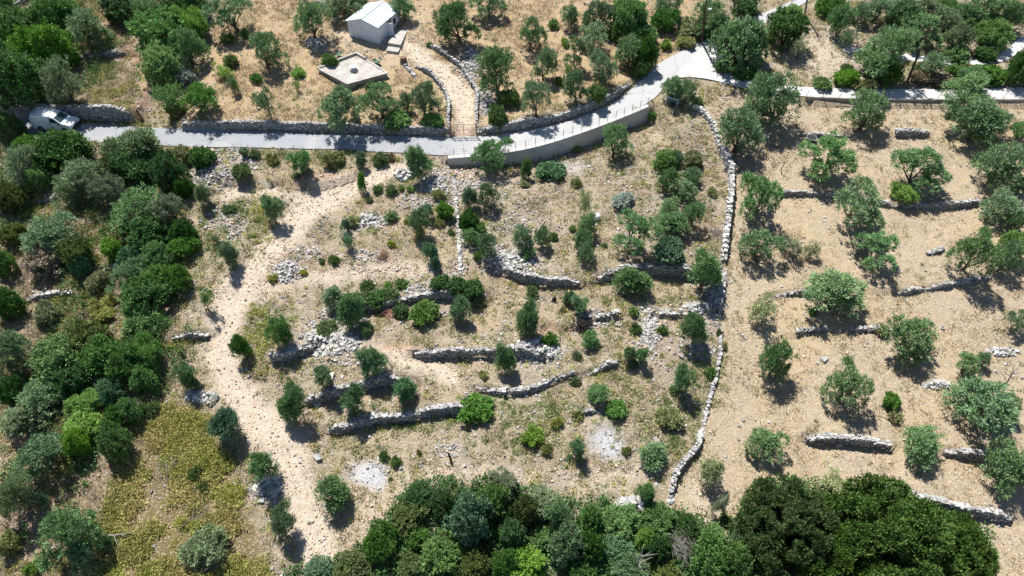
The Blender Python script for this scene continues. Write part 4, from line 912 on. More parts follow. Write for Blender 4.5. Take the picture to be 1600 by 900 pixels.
KP = dict(  # tufts, leaves per tuft, leaf length, width, spread, up, low, inner, hole, trunk radius, variants
 olive=(600, 13, .115, .036, .09, .45, -.55, .22, .42, .085, 9), open=(520, 13, .115, .036, .085, .45, -.6, .2, .38, .075, 9),
 young=(430, 15, .20, .045, .16, .9, -.4, .25, .42, .075, 8), slender=(240, 14, .26, .08, .18, .9, -.4, .3, .2, .07, 3),
 broad=(1000, 13, .085, .050, .08, .35, -.5, .18, .40, .09, 8), shrub=(480, 14, .15, .085, .11, .5, -.3, .25, .28, .06, 4),
 tuft=(120, 11, .34, .12, .2, .7, -.2, .35, .3, .05, 6),
 sparse=(190, 10, .15, .05, .13, .6, -.7, .4, .3, .05, 3), frond=(620, 14, .20, .045, .15, .9, -.2, .2, .34, .07, 3),
 giant=(10500, 12, .030, .019, .028, .4, -.3, .10, .37, .022, 2))
_T = {}
def template(kind, v):
    if (kind, v) in _T: return _T[(kind, v)]
    r = np.random.default_rng(100 + v * 17 + len(kind) * 1000); L = lobes_for(kind, r); a = KP[kind]
    V, tn = leafcloud(r, L, a[0], a[1], a[2], a[3], a[4], a[5], a[6], a[7], a[8])
    # normalise so the crown spans -1..1 across and reaches 2 + clearance
    lo, hi = np.percentile(V, 1, 0), np.percentile(V, 99, 0); ctr = (lo + hi) / 2; half = (hi - lo) / 2
    hx = (half[0] + half[1]) / 2; clr = dict(olive=.45, open=.55, young=.62, slender=.35, broad=.12, shrub=-.12, tuft=-.15, sparse=.4, frond=.05, giant=.15)[kind]
    f = lambda P: np.c_[(P[:, 0] - ctr[0]) / half[0], (P[:, 1] - ctr[1]) / half[1], (P[:, 2] - ctr[2]) / half[2] + 1 + clr]
    V = f(V); Ln = np.array(L)[:, :]; c3 = f(Ln[:, :3]); Ls = [(*c3[i], Ln[i, 3] / hx, Ln[i, 4] / hx, Ln[i, 5] / half[2]) for i in range(len(L))]
    if kind == 'giant': Ls = Ls[::3]
    V[:, 2] = np.maximum(V[:, 2], .02)
    cm = fastmesh('crown_' + kind, V, np.arange(len(V)).reshape(-1, 4), LM['olive'], False, tn)
    sk = skeleton(r, 0, Ls, a[9]); me = bpy.data.meshes.new('trunk_' + kind); me.from_pydata(sk.v, [], sk.f); me.materials.append(M_bark); me.update()
    _T[(kind, v)] = (me, cm, 1 + clr); return _T[(kind, v)]
NAMES = dict(olive='olive_tree', open='olive_tree', young='olive_tree', slender='olive_tree', broad='broadleaf_tree', shrub='shrub', tuft='shrub', sparse='sapling', frond='evergreen_tree', giant='evergreen_tree')
CATS = dict(olive_tree='olive tree', broadleaf_tree='tree', shrub='shrub', sapling='sapling', evergreen_tree='evergreen tree')
_n = [0]
def x_small(w): return w < 34
def plant(cx, cy, wpx, hpx, kind, col, label, rot=None):
    if kind == 'shrub' and col in ('green', 'dark') and x_small(wpx): col = 'herb' if col == 'green' else 'green'
    if kind == 'shrub' and wpx < 27: kind = 'tuft'
    if kind == 'broad' and (cx < 330 or cy > 750): wpx *= 1.1; hpx *= 1.08
    _n[0] += 1; k = _n[0]; r = np.random.default_rng(9000 + k); v = int(r.integers(0, KP[kind][10]))
    tm, cm, zc = template(kind, v); p = hit(cx, cy + hpx * .3)
    for _ in range(4):
        s = scale_at(p + [0, 0, 1.5]); a = wpx / 2 / s * .92; dr = ray(cx, cy); ph = math.asin(-dr[2] / np.linalg.norm(dr)); hh = hpx / 2 / s * .95
        c = math.sqrt(max(hh * hh - (a * math.sin(ph)) ** 2 * .92, 0)) / math.cos(ph)
        mx = {'shrub': .95, 'tuft': .8, 'young': 1.5, 'broad': 1.25, 'olive': 1.35, 'open': 1.2, 'giant': .72}.get(kind, 2.6)
        c = min(max(c, a * (.62 if kind not in ('shrub',) else .5)), a * mx); p = hit(cx, cy, zc * c)
    name = NAMES[kind]; x, y = cx, cy
    reg = 'in the right orchard' if x > 1130 and y > 145 else 'above the road' if y < 190 and x > 320 else 'of the left scrubland' if x < 320 else 'in the bottom wood' if y > 760 and 540 < x < 1180 else 'on the terraced plot'
    e = bpy.data.objects.new(name, None); C.objects.link(e); e.empty_display_size = .3; e.location = p - [0, 0, .03]; tl = .12 if kind in ('olive', 'open', 'young', 'sparse') else .03; e.rotation_euler = (r.normal(0, tl), r.normal(0, tl), r.uniform(0, 6.283) if rot is None else rot); q_ = r.uniform(.88, 1.12) if kind != 'giant' else 1; e.scale = (a * q_, a / q_, c)
    tag(e, label, CATS[name], {'olive_tree': 'olive trees ', 'broadleaf_tree': 'leafy trees ', 'shrub': 'shrubs ', 'sapling': 'saplings ', 'evergreen_tree': 'evergreens '}[name] + reg)
    if wpx > 11 or True:
        t = link('trunk' if name != 'shrub' else 'stem', tm, e)
    f = link('crown' if name != 'shrub' else 'foliage', cm, e); f.material_slots[0].link = 'OBJECT'; f.material_slots[0].material = LM[col]
    return e
CATALOG = """
82 20 62 52 broad green|round dense green tree at the top left beside the pale wall corner
28 38 66 50 broad green|leafy green tree at the top left, left of the round dense one
2 12 40 40 broad dark|dark tree crown cut by the very top left corner
60 76 82 70 broad green|broad green tree filling the gap below the two top left crowns
8 118 86 84 broad dark|large dark green tree at the left edge above the van
5 70 50 50 broad dark|dark crown on the left edge between two broad green trees
133 38 58 50 olive grey|grey-green thin tree right of the round dense top left tree
95 124 60 56 olive grey|thin grey-green tree with visible trunk on the slope above the van
190 10 58 40 broad dark|dark bush-like tree at the top beside the red footpath
233 20 54 46 olive olive|grey olive at the top between dark crowns
285 8 60 46 broad dark|darkest dense tree at the top, left of the first dry field
250 52 70 56 broad green|dense green tree right of the red footpath bend
248 100 60 52 broad bright|bright green rounded tree beside the red footpath
298 35 48 46 frond bright|yellowish upright evergreen among the trees right of the footpath
290 68 52 50 olive olive|olive standing between the yellowish evergreen and the silvery shrub
283 118 40 26 shrub silver|silvery white-green shrub beside the bright rounded tree
305 150 56 44 olive green|green olive in front of the left end of the long roadside wall
263 155 44 46 sparse green|thin green bushes next to the footpath gatepost
275 172 30 26 shrub khaki|khaki shrub at the wall end near the footpath
362 14 66 52 open olive|large olive with dark forked trunk at the top of the first dry field
355 60 22 28 shrub green|small upright green bush under the top forked olive
360 95 24 20 shrub green|small round green bush between white stones in the first field
348 110 30 24 sparse bright|light green low plant on the first dry field
362 130 22 28 sparse green|straggly green sapling below the light low plant
382 52 16 20 shrub green|tiny dark bush in shade near the top forked olive
409 76 52 50 olive olive|olive with pale crown in the middle of the first dry field
400 122 20 22 shrub dark|small dark bush below the pale-crowned field olive
415 156 32 42 sparse olive|thin young olive with bare stem above the long roadside wall
466 114 20 17 shrub bright|small round bush left of the cistern
465 134 12 16 sparse bright|tiny sapling directly below the small round bush by the cistern
515 95 27 22 shrub green|dense bush growing on the left rim of the cistern
484 24 56 52 olive olive|tall olive left of the white hut with stones in its shade
541 4 58 34 olive olive|olive rising right behind the white hut
558 0 30 26 olive olive|small crown joined behind the hut olive at the top
630 11 38 32 olive olive|small olive just right of the white hut roof
716 28 62 56 olive dark|big dark round olive with thick trunk above the driveway
764 6 52 26 open olive|olive at the top edge right of the big dark round one
777 108 52 66 olive olive|tall olive rising from the grey stones right of the driveway
795 153 32 26 shrub green|low green bush below the tall olive by the driveway
778 180 32 34 shrub green|leafy bush right of the rusty gate
671 70 10 12 shrub dark|tiny dark bush at the top end of the driveway wall
725 106 10 12 shrub dark|tiny bush on the outer side of the driveway wall
520 156 70 58 open olive|wide olive in front of the cistern, leftmost of three above the wall
593 156 62 48 open olive|flat wide olive with exposed trunk between two others above the wall
659 148 40 54 olive olive|upright dark olive next to the driveway's left wall
634 158 22 26 olive olive|small olive crown squeezed left of the upright driveway olive
580 134 16 14 shrub green|little bush at the foot of the cistern's right side
620 188 42 18 shrub green|low vine-like bush on the roadside wall under the flat wide olive
676 186 36 16 shrub bright|low yellow-green creeper on the wall under the upright olive
829 50 46 42 open olive|forked olive alone at the left of the upper middle grove
849 95 36 54 olive olive|narrow tall olive in the upper middle grove
865 38 18 20 shrub green|small bush between forked olive and the grove top row
893 22 28 30 olive olive|small round olive in the top row of the middle grove
917 28 26 26 olive olive|smallest crown of the grove's top row
940 22 40 38 open olive|olive with slanting trunk in the grove's top row
928 52 50 36 open olive|flat-crowned olive behind the centre of the middle grove
898 74 42 42 open olive|open olive casting a dark shadow in the centre of the grove
884 66 16 14 shrub bright|light green tuft beside the open grove olive
948 103 42 44 olive olive|compact round olive left of the dark roadside cluster
901 128 38 52 olive olive|olive standing behind the roadside wall below the grove centre
874 126 18 24 shrub green|small green bush left of the wall-side grove olive
933 148 28 34 shrub green|leafy bush touching the roadside wall
838 150 44 46 open olive|three-lobed olive above the left part of the curving roadside wall
888 108 12 18 sparse bright|tiny bright sapling between the grove olives
985 30 56 56 broad green|broad leafy tree in the dense cluster at the top middle
1002 52 46 34 broad green|lower crown of the dense top middle cluster
975 18 34 34 broad bright|lighter green crown at the left of the top middle cluster
968 44 34 34 broad green|round crown at the left foot of the dense top cluster
1005 52 40 24 olive grey|grey-green hazy shrub tree below the dense top cluster
1040 30 40 32 broad green|green crown at the right end of the top middle cluster
1044 4 48 24 olive olive|olive at the top edge left of the road lamp pole
985 78 46 44 olive olive|olive at the left side of the dark roadside cluster
1008 82 40 50 broad dark|dark dense tree casting shade on the road bend
1001 108 30 26 broad dark|dark lower bush of the roadside cluster
1040 70 20 18 shrub bright|light bush on the bank above the road junction
1078 44 44 24 shrub khaki|yellow-green spiky shrub left of the junction pole
1072 66 28 18 shrub khaki|khaki dry shrub on the verge by the junction pole
1100 50 24 20 shrub green|green shrub right at the foot of the junction pole
1155 66 90 74 broad olive|huge round dense olive beside the road junction
1115 26 62 46 olive olive|broad olive behind the junction pole
1165 8 46 30 broad dark|dark tree at the top behind the far road
1128 40 30 26 olive olive|small crown between the junction pole and the huge round olive
1132 104 30 12 shrub dark|dark low hedge bush below the huge junction olive, left one
1160 113 32 13 shrub dark|dark low hedge bush below the huge junction olive, middle one
1190 122 30 13 shrub dark|dark low hedge bush below the huge junction olive, right one
1048 133 34 36 olive olive|left crown of the pair in front of the road junction
1070 143 32 34 olive olive|right crown of the pair in front of the road junction
1090 158 18 24 shrub green|small bush behind the teal cart
1021 181 14 17 shrub dark|tiny round bush right of the retaining wall end
961 217 48 48 olive olive|olive with a dark shadow below the right end of the concrete wall
1230 46 60 54 broad dark|dark leafy tree on the pale bare patch by the far road
1240 18 28 20 broad bright|bright green crown behind the tree on the bare patch
1251 73 24 34 sparse pale|pale thin sapling right of the leafy tree on the bare patch
1317 24 40 44 olive olive|round olive at the top left of the upper right grove
1344 20 30 28 olive olive|smaller olive squeezed between the two top right grove trees
1372 12 54 34 open olive|olive with thick black trunk at the top right
1300 5 44 18 broad green|green crown at the top edge right of the grey pole
1327 58 28 28 sparse olive|small tree with a bare trunk on the bare patch
1382 78 78 70 olive olive|very large olive with several trunks left of the leaning pole
1383 108 50 44 broad dark|dark green lower crown beneath the very large olive
1403 62 38 36 olive blue|bluish crown on the right shoulder of the very large olive
1322 122 34 26 shrub bright|bright green bush on the verge of the pale lane
1324 106 18 16 shrub green|leafy top sprout over the bright lane bush
1285 131 30 14 shrub green|low hedge bush left of the bright lane bush
1350 134 34 12 shrub khaki|low weedy bush on the verge under the large olive
1418 22 50 46 broad olive|dense dark-green tree at the top left of the leaning pole's grove
1448 14 44 34 olive grey|pale grey-green tree at the top centre of the right grove
1443 42 60 44 olive olive|wide olive behind the top of the leaning pole
1482 28 42 34 olive grey|pale olive in the middle of the top right grove
1497 54 44 34 olive grey|hazy olive standing above the second lane
1480 12 40 24 broad green|green crown on the top edge in the right grove
1535 14 70 34 olive olive|broad olive at the top edge of the right grove
1550 34 40 26 broad green|green crown between the top broad olive and the yellowish tree
1510 36 30 22 broad green|green bushy crown behind the hazy olive
1555 52 52 38 broad bright|yellowish-green round tree beside the curve of the second lane
1592 18 40 42 olive olive|olive in the top right corner
1464 100 42 34 olive olive|olive growing between the two pale lanes
1436 108 22 12 shrub green|small bush between leaning pole and the olive between lanes
1495 84 40 7 shrub green|low hedge along the upper side of the second lane
1540 84 34 7 shrub dark|dark low hedge under the yellowish-green tree
1500 114 40 11 shrub green|hedge bush left under the second lane
1545 115 46 12 shrub green|long hedge bush under the second lane
1522 122 48 16 olive olive|low olive crown above the lower lane at right
1600 105 44 54 broad dark|dark tree at the right edge between the lanes
1440 120 34 20 shrub brown|brown dry brush at the foot of the leaning pole
1470 124 34 18 shrub brown|brown dry brush right of the leaning pole's foot
1510 136 64 30 open olive|flat-topped olive leaning over the lower lane
1526 183 88 62 olive olive|wide orchard olive just below the lower lane at right
1560 190 34 34 olive olive|side crown attached to the wide olive below the lane
1596 204 34 28 olive olive|small olive cut by the right edge below the lane
1217 150 80 74 olive olive|big round olive at the left end of the pale lane
1198 120 18 14 shrub dark|dark tuft at the lane's left end
1355 172 66 54 olive olive|round olive standing alone under the pale lane
1190 152 22 24 olive olive|small side crown left of the big round lane olive
1158 203 70 62 olive olive|round orchard olive just right of the curving white wall
14 194 36 42 broad green|leafy tree at the left edge below the van's tail
98 229 60 26 broad olive|bushy crown hiding the lower side of the white van
42 228 38 28 broad dark|dark crown under the van at the left
206 226 78 54 frond grey|feathery grey-green tree leaning over the road edge
212 256 66 48 frond dark|dark lower half of the feathery tree below the road
24 258 56 56 olive grey|grey olive at the left edge under the road
92 236 86 50 broad dark|broad dark crown left below the road
45 228 44 30 broad green|green crown between the road and the broad dark crown
60 278 32 34 broad bright|light green fig-like crown in the left scrub
135 274 76 60 olive grey|large hazy grey-green olive below the broad dark crown
105 292 54 44 olive grey|hazy crown on the lower left of the large grey-green olive
172 262 40 36 broad moss|yellowish dry-leaved tree left of the feathery one
165 300 50 46 olive grey|grey-green crown right of the hazy pair
262 268 46 56 broad dark|very dark dense tree below the road, left of the hedge bushes
285 292 28 30 broad dark|dark small tree right of the very dark dense one
284 244 36 28 shrub khaki|olive-brown hedge bush below the road edge
316 246 36 30 shrub green|green hedge bush below the road at the plot's corner
18 308 40 40 broad moss|khaki scrub tree on the left edge
210 328 86 52 olive olive|upper crown of the big tree column left of the dirt track
262 324 50 46 olive grey|grey-topped crown on the right shoulder of the tree column
230 362 70 44 broad dark|dark leaf mass in the middle of the tree column
285 362 34 50 broad dark|dark narrow crown at the right side of the tree column
174 388 26 30 broad bright|bright yellow-green sapling tree left of the column
285 386 42 34 broad green|green tree pushing out right from the column
247 400 46 40 broad green|light green round crown low in the tree column
208 400 36 34 broad blue|bluish big-leaved tree in the shaded heart of the column
200 430 60 44 olive olive|grey olive crown on the lower left of the column
245 436 46 40 broad green|green crown beside the lower left grey olive of the column
276 436 38 38 broad green|green crown on the lower right of the column
228 458 70 40 broad dark|dark crown at the waist of the tree column
78 368 84 60 olive olive|wide olive with greyish top in the left scrub clearing
20 366 36 30 broad moss|pale khaki bush tree left of the wide scrub olive
72 402 56 40 broad brown|brownish grey half-dry tree under the wide scrub olive
122 396 42 42 broad moss|khaki-brown bush right of the half-dry tree
125 412 30 30 broad blue|grey-green shrub tree above the old wall remnant
5 412 32 46 broad green|green crown cut by the left edge at mid height
155 440 34 34 shrub khaki|khaki rounded shrub under the old wall remnant
72 492 38 44 shrub pale|pale khaki round shrub alone on bare soil
148 478 26 22 shrub yellow|golden cushion shrub left of the dark column, upper one
172 470 20 18 shrub yellow|golden cushion shrub next to the dark column, right one
162 492 32 22 shrub yellow|largest golden cushion shrub of the cluster by the column
125 508 20 18 shrub khaki|small khaki cushion shrub on bare soil near the golden cluster
10 472 40 60 broad dark|dark shaded tree at the left edge near the pale khaki shrub
225 498 66 50 frond green|spiky-branched evergreen low in the dark column
215 530 60 40 frond dark|dark drooping evergreen beneath the spiky-branched one
225 548 50 50 frond green|evergreen with reaching light branch tips
198 566 50 50 broad dark|dark crown at the foot of the column
225 590 46 44 broad green|loose green crown at the lower right of the column's foot
16 540 60 62 olive olive|grey-green olive on the left edge below the dark shaded tree
90 555 80 58 broad green|leafy mid-green tree at the centre of the left wood
130 528 60 36 broad moss|olive-brown tree top in the left wood
160 556 56 50 broad green|green tree right of the mid-green leafy one
100 595 60 50 broad dark|dark hollow crown in the left wood
62 618 64 48 olive olive|soft olive crown above the pale twiggy tree
20 610 34 44 broad dark|dark crown at the left edge of the wood
32 654 60 46 olive grey|pale twiggy olive on the left edge
132 630 46 36 broad bright|bright yellow-green fig tree top in the left wood
130 662 50 40 broad bright|lower bright yellow-green fig crown in the left wood
172 610 36 34 broad blue|bluish-green tree beside the bright fig
205 640 34 44 broad green|green bushy tree at the wood's edge by the cushion slope
236 640 26 34 shrub green|shrub with dark foot at the top of the yellow slope
183 650 30 34 broad dark|dark crown in the gap right of the bright figs
62 708 78 66 olive olive|wide soft olive in the lower left wood
178 690 46 60 broad green|fresh green tree leaning over the yellow slope
118 690 40 44 broad bright|yellow-green upright tree with thin trunk, lower left
18 764 62 66 olive grey|grey twiggy olive on the lower left edge
50 780 30 40 olive blue|bluish small crown beside the grey twiggy olive
92 846 84 84 olive olive|big olive in the bottom left corner area
108 834 28 24 broad bright|bright tuft within the big bottom left olive
52 888 26 28 shrub bright|bright green bush at the bottom left edge
130 872 40 44 olive blue|right side crown of the big bottom left olive
168 848 28 24 shrub green|small green bush under the bleached dead branch
14 850 36 50 shrub khaki|mustard brown shrub at the bottom left border
304 740 24 24 shrub green|small green bush in the upper yellow slope
320 762 20 20 shrub green|second small bush just below on the yellow slope
318 856 60 36 broad grey|half dead grey-green shrub at the bottom left centre
328 838 20 26 shrub green|green top sprout of the half dead shrub
378 269 28 28 shrub green|round bright bush on stones below the road
320 300 24 30 young olive|small spherical olive on the pinkish rock patch
358 327 21 16 shrub green|little bush right of the small spherical olive
334 370 13 18 sparse olive|thin sprig beside the two-part young olive
354 388 30 46 young olive|two-part young olive left of the dirt track
313 462 20 40 sparse green|thin stem sapling in shade left of the dirt track
424 324 30 38 young olive|young olive above the bend of the dirt track
467 250 38 36 young olive|round young olive below the road with a dark trunk
398 240 18 18 shrub green|small bush under the road near the round young olive
385 236 14 14 young olive|small sprout tree under the road edge
425 249 22 20 shrub khaki|khaki bush beside the round young olive
522 250 34 26 shrub khaki|khaki green bush hedge under the road
594 249 24 20 shrub green|round green shrub where the dirt track meets the road
610 246 16 14 shrub brown|brown dry shrub where the dirt track meets the road
565 246 18 20 young olive|upper puff of the tall thin tree beside the track
564 284 14 40 slender green|narrow column tree beside the upper dirt track
462 274 14 10 shrub khaki|tiny bush on the earth bank top
663 250 34 48 young olive|dense egg-shaped olive at the left end of the concrete wall
773 235 62 48 open olive|wide olive in front of the concrete wall with bent trunk
590 296 16 14 shrub green|leftmost small bush in the row of four above the plot
612 297 19 18 shrub green|second bush in the row of four above the plot
628 293 11 12 shrub bright|tiny third bush in the row of four
641 295 13 12 shrub bright|last bush of the row of four
577 312 12 16 shrub grey|small greyish bush under the narrow column tree
684 303 22 16 shrub khaki|khaki bush in shade below the egg-shaped olive
612 338 21 15 shrub green|flat green bush beside dark stones on the plot
541 352 14 16 young blue|small ball of leaves on a thin crooked tree
540 374 22 30 sparse blue|lower tiers of the thin crooked tree
552 345 24 18 shrub khaki|weedy bush behind the thin crooked tree
659 342 30 34 young olive|olive crown behind the vertical pair near the white stone row
668 328 18 20 young blue|pale top ball above the vertical olive pair
640 345 16 20 shrub yellow|yellow-green bush left of the vertical olive pair
655 360 14 14 shrub yellow|small yellow cushion under the vertical olive pair
695 330 28 28 shrub dark|dark round mastic bush beside the white stone row
687 348 18 12 shrub khaki|low flat bush under the dark round mastic
705 363 12 15 shrub green|small bush touching the white stone row
670 390 24 28 young blue|round pale olive ball above its smaller twin
675 411 17 20 young blue|smaller lower twin of the pale olive ball
760 297 40 38 open olive|umbrella-shaped olive with straight thin trunk
732 306 22 26 young olive|small dark olive left of the umbrella-shaped one
733 345 36 46 shrub dark|largest dense dark bush right of the white stone row
748 356 22 24 shrub dark|dark side bush at the right of the largest dense one
741 370 28 26 olive olive|left crown of the V-shaped olive pair
769 384 30 34 olive olive|right crown of the V-shaped olive pair
748 398 18 24 shrub green|green bush at the foot of the V-shaped olive pair
521 405 18 17 shrub green|small bush left on the middle slope
503 408 12 12 shrub green|tiny bush beside the small middle slope bush
612 381 13 14 shrub yellow|single bright yellow-green cushion on the middle slope
474 426 12 12 shrub yellow|yellow cushion beside the white scattered stones
426 434 16 14 shrub yellow|yellow cushion on the inner bend of the track
573 447 24 10 shrub green|flat low bush under the lower dirt branch, left
605 446 14 12 shrub bright|tiny bright bush under the lower dirt branch
628 443 22 12 shrub green|flat green bush under the lower dirt branch, right
822 262 18 28 slender green|narrow upright bush below the concrete wall
820 288 14 14 shrub khaki|tiny bush at the foot of the narrow upright one
861 268 46 26 shrub blue|wide grey-green bush on the slope below the retaining wall
902 232 14 12 shrub bright|bright little bush against the concrete wall
900 286 18 14 shrub khaki|small khaki herb bush on the slope
972 312 34 19 shrub silver|low silvery blue-green shrub alone on the slope
916 318 20 42 sparse pale|pale upright sapling above the upright double olive
1040 250 40 32 broad bright|light green fig tree with thin dark trunk
1056 246 24 22 olive olive|olive tuft right behind the light fig tree
1082 250 30 26 shrub khaki|khaki green bush near the bend of the white wall
1045 280 36 34 olive olive|olive crown just below the light fig tree
1084 276 30 26 olive olive|right upper crown in the olive group by the white wall
1068 296 46 32 olive olive|central crown in the olive group by the white wall
1050 326 36 30 olive olive|left crown in the lower part of the olive group
1085 330 40 40 olive olive|right crown in the lower part of the olive group
1050 348 54 32 olive olive|lowest wide crown of the olive group by the white wall
1045 392 52 40 shrub blue|dark bluish dense fig bush above the broad terrace wall
1113 300 16 14 shrub khaki|small bush on the dry bank left of the white wall
818 372 32 40 olive olive|left crown of the two-lobed olive above the rubble heap
848 370 26 36 olive olive|right crown of the two-lobed olive above the rubble heap
826 395 24 20 olive olive|lower crown at the foot of the two-lobed olive
864 370 16 16 shrub green|small bush right of the two-lobed olive
921 352 34 34 olive olive|upper crown of the upright double olive
908 378 28 36 olive olive|middle crown of the upright double olive
920 394 28 30 olive olive|lowest crown of the upright double olive
895 357 12 14 shrub bright|tiny bright bush left of the upright double olive
944 384 10 14 shrub blue|tiny bluish bush right of the upright double olive
985 360 66 58 open olive|candelabra olive with many lobes left of the fig bush
990 434 50 42 young olive|bushy olive in front of the broad terrace wall
1103 418 54 58 young olive|large bushy olive at the bottom end of the tall white wall
1300 243 80 60 open olive|first orchard olive from the left, upper middle, with a black trunk
1190 302 68 60 open olive|ragged orchard olive right of the tall white wall
1335 315 88 68 open olive|widest many-lobed olive in the upper orchard
1438 262 80 60 open olive|big olive standing above the yellow-green bush
1412 301 40 28 broad bright|yellow-green round bush tucked under the big orchard olive
1566 254 76 62 olive olive|round olive at the right, below the wide lane olives
1598 290 20 40 olive olive|olive crown cut by the right edge beside the round olive
1572 318 62 46 olive olive|olive at the right edge above the yellow-green bush
1590 345 30 34 olive olive|lower crown on the right edge over the yellow-green bush
1588 384 40 44 broad bright|yellow-green bush at the right edge between olives
1528 386 66 66 open olive|broad olive with twin lobes left of the right edge bush
1575 400 44 46 olive olive|olive crown in front of the right edge yellow-green bush
1370 392 68 52 open olive|flat spreading olive near the tiny oblong stone pile
1190 385 64 52 open olive|loose olive right of the lower tall white wall
1225 384 16 14 sparse pale|thin pale twig bush between two trees near the wall
1240 380 34 34 sparse pale|see-through pale tree with hardly any leaves
1270 388 26 26 sparse pale|right half-bare branch tree beside the see-through one
1310 455 90 66 open olive|many-lobed olive in the middle of the orchard
1195 474 44 48 sparse pale|pale thin-leaved olive near the thin boundary wall
1270 488 12 10 shrub dark|tiny dark tuft left of the orchard centre
1435 520 76 66 olive olive|well-rounded olive in the centre right of the orchard
1590 500 32 36 open olive|small olive with slanting trunk at the right edge
1378 514 22 12 shrub khaki|small khaki weed clump near the stone line
1215 562 50 70 olive olive|tall narrow orchard olive beside the sunken boundary wall
1326 600 74 66 open olive|loose-crowned olive in the lower middle orchard
1393 627 28 24 shrub dark|single dark bush between two lower orchard olives
1512 570 40 36 olive olive|small olive leaning over the large low one
1537 562 22 24 olive olive|tiny crown right of the small leaning olive
1535 628 98 78 olive olive|largest olive of the lower right orchard
1574 632 34 34 olive olive|right side lobe tree beside the largest lower olive
1202 690 62 52 open olive|olive above the left end of the big dark green crown
1440 694 64 52 olive olive|compact olive between two lower orchard walls
1580 734 72 66 olive olive|olive near the lower right edge over the long wall
1398 650 24 10 shrub khaki|low dry tuft below the single dark bush
1302 756 46 26 sparse pale|feathery pale shrub at the left end of the lowest wall
378 544 28 34 young dark|dark small tree standing inside the dirt track
440 516 40 40 young green|bushy small olive right of the track's middle bend
510 514 32 22 shrub green|low green bush left of the twin-tier olive
521 464 34 30 young olive|upper tier of the twin-tier olive
540 484 40 44 young olive|lower tier of the twin-tier olive
573 514 25 32 shrub green|leafy bush right of the twin-tier olive's shadow
566 470 28 22 shrub green|left bush of the dense mastic row
590 466 34 26 shrub green|middle bush of the dense mastic row
612 460 26 20 shrub green|right bush of the dense mastic row
627 486 26 34 shrub green|upright mastic bush right of the reddish cut branches
662 490 46 34 shrub green|biggest round mastic bush under the terrace
690 442 34 24 shrub dark|left bush in the dark hedge over the mastic terrace
714 446 36 26 shrub dark|middle bush in the dark hedge over the mastic terrace
738 450 36 28 shrub dark|right bush in the dark hedge over the mastic terrace
748 470 26 20 shrub khaki|low khaki bush right below the dark hedge
715 483 32 34 young olive|lollipop-shaped olive on the middle terrace
497 585 29 32 young olive|small round olive behind the shaded terrace wall
588 565 40 40 young olive|rough young olive beside the pale dead-end earth patch
628 604 38 36 young blue|pale young olive over the shaded terrace wall's end
548 625 38 40 young olive|young olive in front of the shaded terrace wall
453 632 42 56 young olive|tall young olive at the right edge of the lower track
288 588 34 38 young olive|young olive left of the lower dirt track
302 598 14 16 young olive|small side crown of the young olive left of the track
348 660 48 46 young blue|round spiky olive on the yellow slope's top corner
745 638 54 34 shrub green|dense round bush at the end of the wavy terrace wall
788 558 32 38 young olive|young olive at the right part of the neat terrace wall
755 586 16 14 shrub yellow|yellow-green cushion beside the low breaking wall
824 492 40 42 young olive|round young olive over the shaded rubble
859 531 26 26 shrub dark|dark leafy bush next to the shaded rubble
893 462 20 20 young olive|top ball of the small three-part olive
908 476 28 26 young olive|lower balls of the small three-part olive
832 456 20 20 shrub green|green herb bush under the ruined terrace wall
880 484 12 12 shrub khaki|small khaki tuft by the charred branch heap
922 530 28 24 young olive|small leafy head of the bent olive
902 556 16 14 shrub grey|grey-green tuft at the bent olive's foot
993 514 21 26 shrub green|green bush left of the white rock fan
1036 516 18 24 shrub green|green bush right of the white rock fan
990 486 18 18 shrub bright|light bush above the white rock fan
1090 510 38 46 young olive|egg-shaped olive beside the boundary wall
984 548 20 26 young olive|left ball of the low forked olive
1003 550 20 24 young olive|right ball of the low forked olive
990 570 16 18 shrub green|green foot of the low forked olive
1067 592 32 46 young olive|upright olive on the green weedy slope
1054 608 16 20 shrub green|small bush leaning on the upright weedy slope olive
1112 582 20 24 shrub green|bush growing on the sunken boundary wall
1130 540 14 22 shrub khaki|khaki weed clump on the sunken boundary wall
1124 520 12 20 shrub green|weed clump just above on the boundary wall
899 596 18 16 shrub green|small green bush below the breaking terrace wall
935 614 32 24 young olive|dusty small olive over the short white-topped wall
962 638 38 26 shrub green|sprawling bush right of the short white-topped wall
870 660 20 20 shrub yellow|yellow-brown cushion below the short wall
1045 654 40 34 shrub khaki|herby bush patch on the weedy slope
903 648 20 14 shrub khaki|small khaki herb left of the short wall
410 716 40 42 young olive|olive with boulders behind it, right of the track
438 822 38 46 young olive|lower left olive with offset crown near the track end
520 768 48 44 young olive|isolated olive with strong shadow on bare ground
600 713 18 18 shrub green|small bush right above the ash patch
619 722 18 18 shrub green|small bush right of the ash patch, lower of two
610 749 8 9 shrub green|tiny bush below the ash patch pair
655 707 10 10 shrub khaki|tiny herb left of the charred post
832 683 34 26 shrub bright|bright low bush on the lower bare slope
854 702 20 20 shrub khaki|khaki herb right of the bright low bush
905 700 24 32 young blue|small olive with a dark leaning trunk
890 716 12 12 shrub blue|tiny tuft beside the leaning-trunk olive
1022 713 46 38 young olive|leafy shrub-like olive near the boundary wall's bend
1008 766 28 32 young olive|little olive at the boundary wall's lower end
978 704 16 16 shrub khaki|small khaki bush right of the second ash patch
1112 728 40 42 olive pale|pale wispy tree with a dead trunk beside the wood
1118 784 20 30 sparse pale|pale thin bush above the wood's right end
1133 812 22 36 shrub green|green pointed bush at the wood's right end
658 774 46 34 broad dark|upper left dark crown of the bottom wood
640 806 50 40 broad moss|brown-green crown at the left shoulder of the bottom wood
596 846 50 46 broad dark|round dark crown at the wood's left tip
548 886 54 34 broad moss|olive-brown bush at the bottom wood's left end
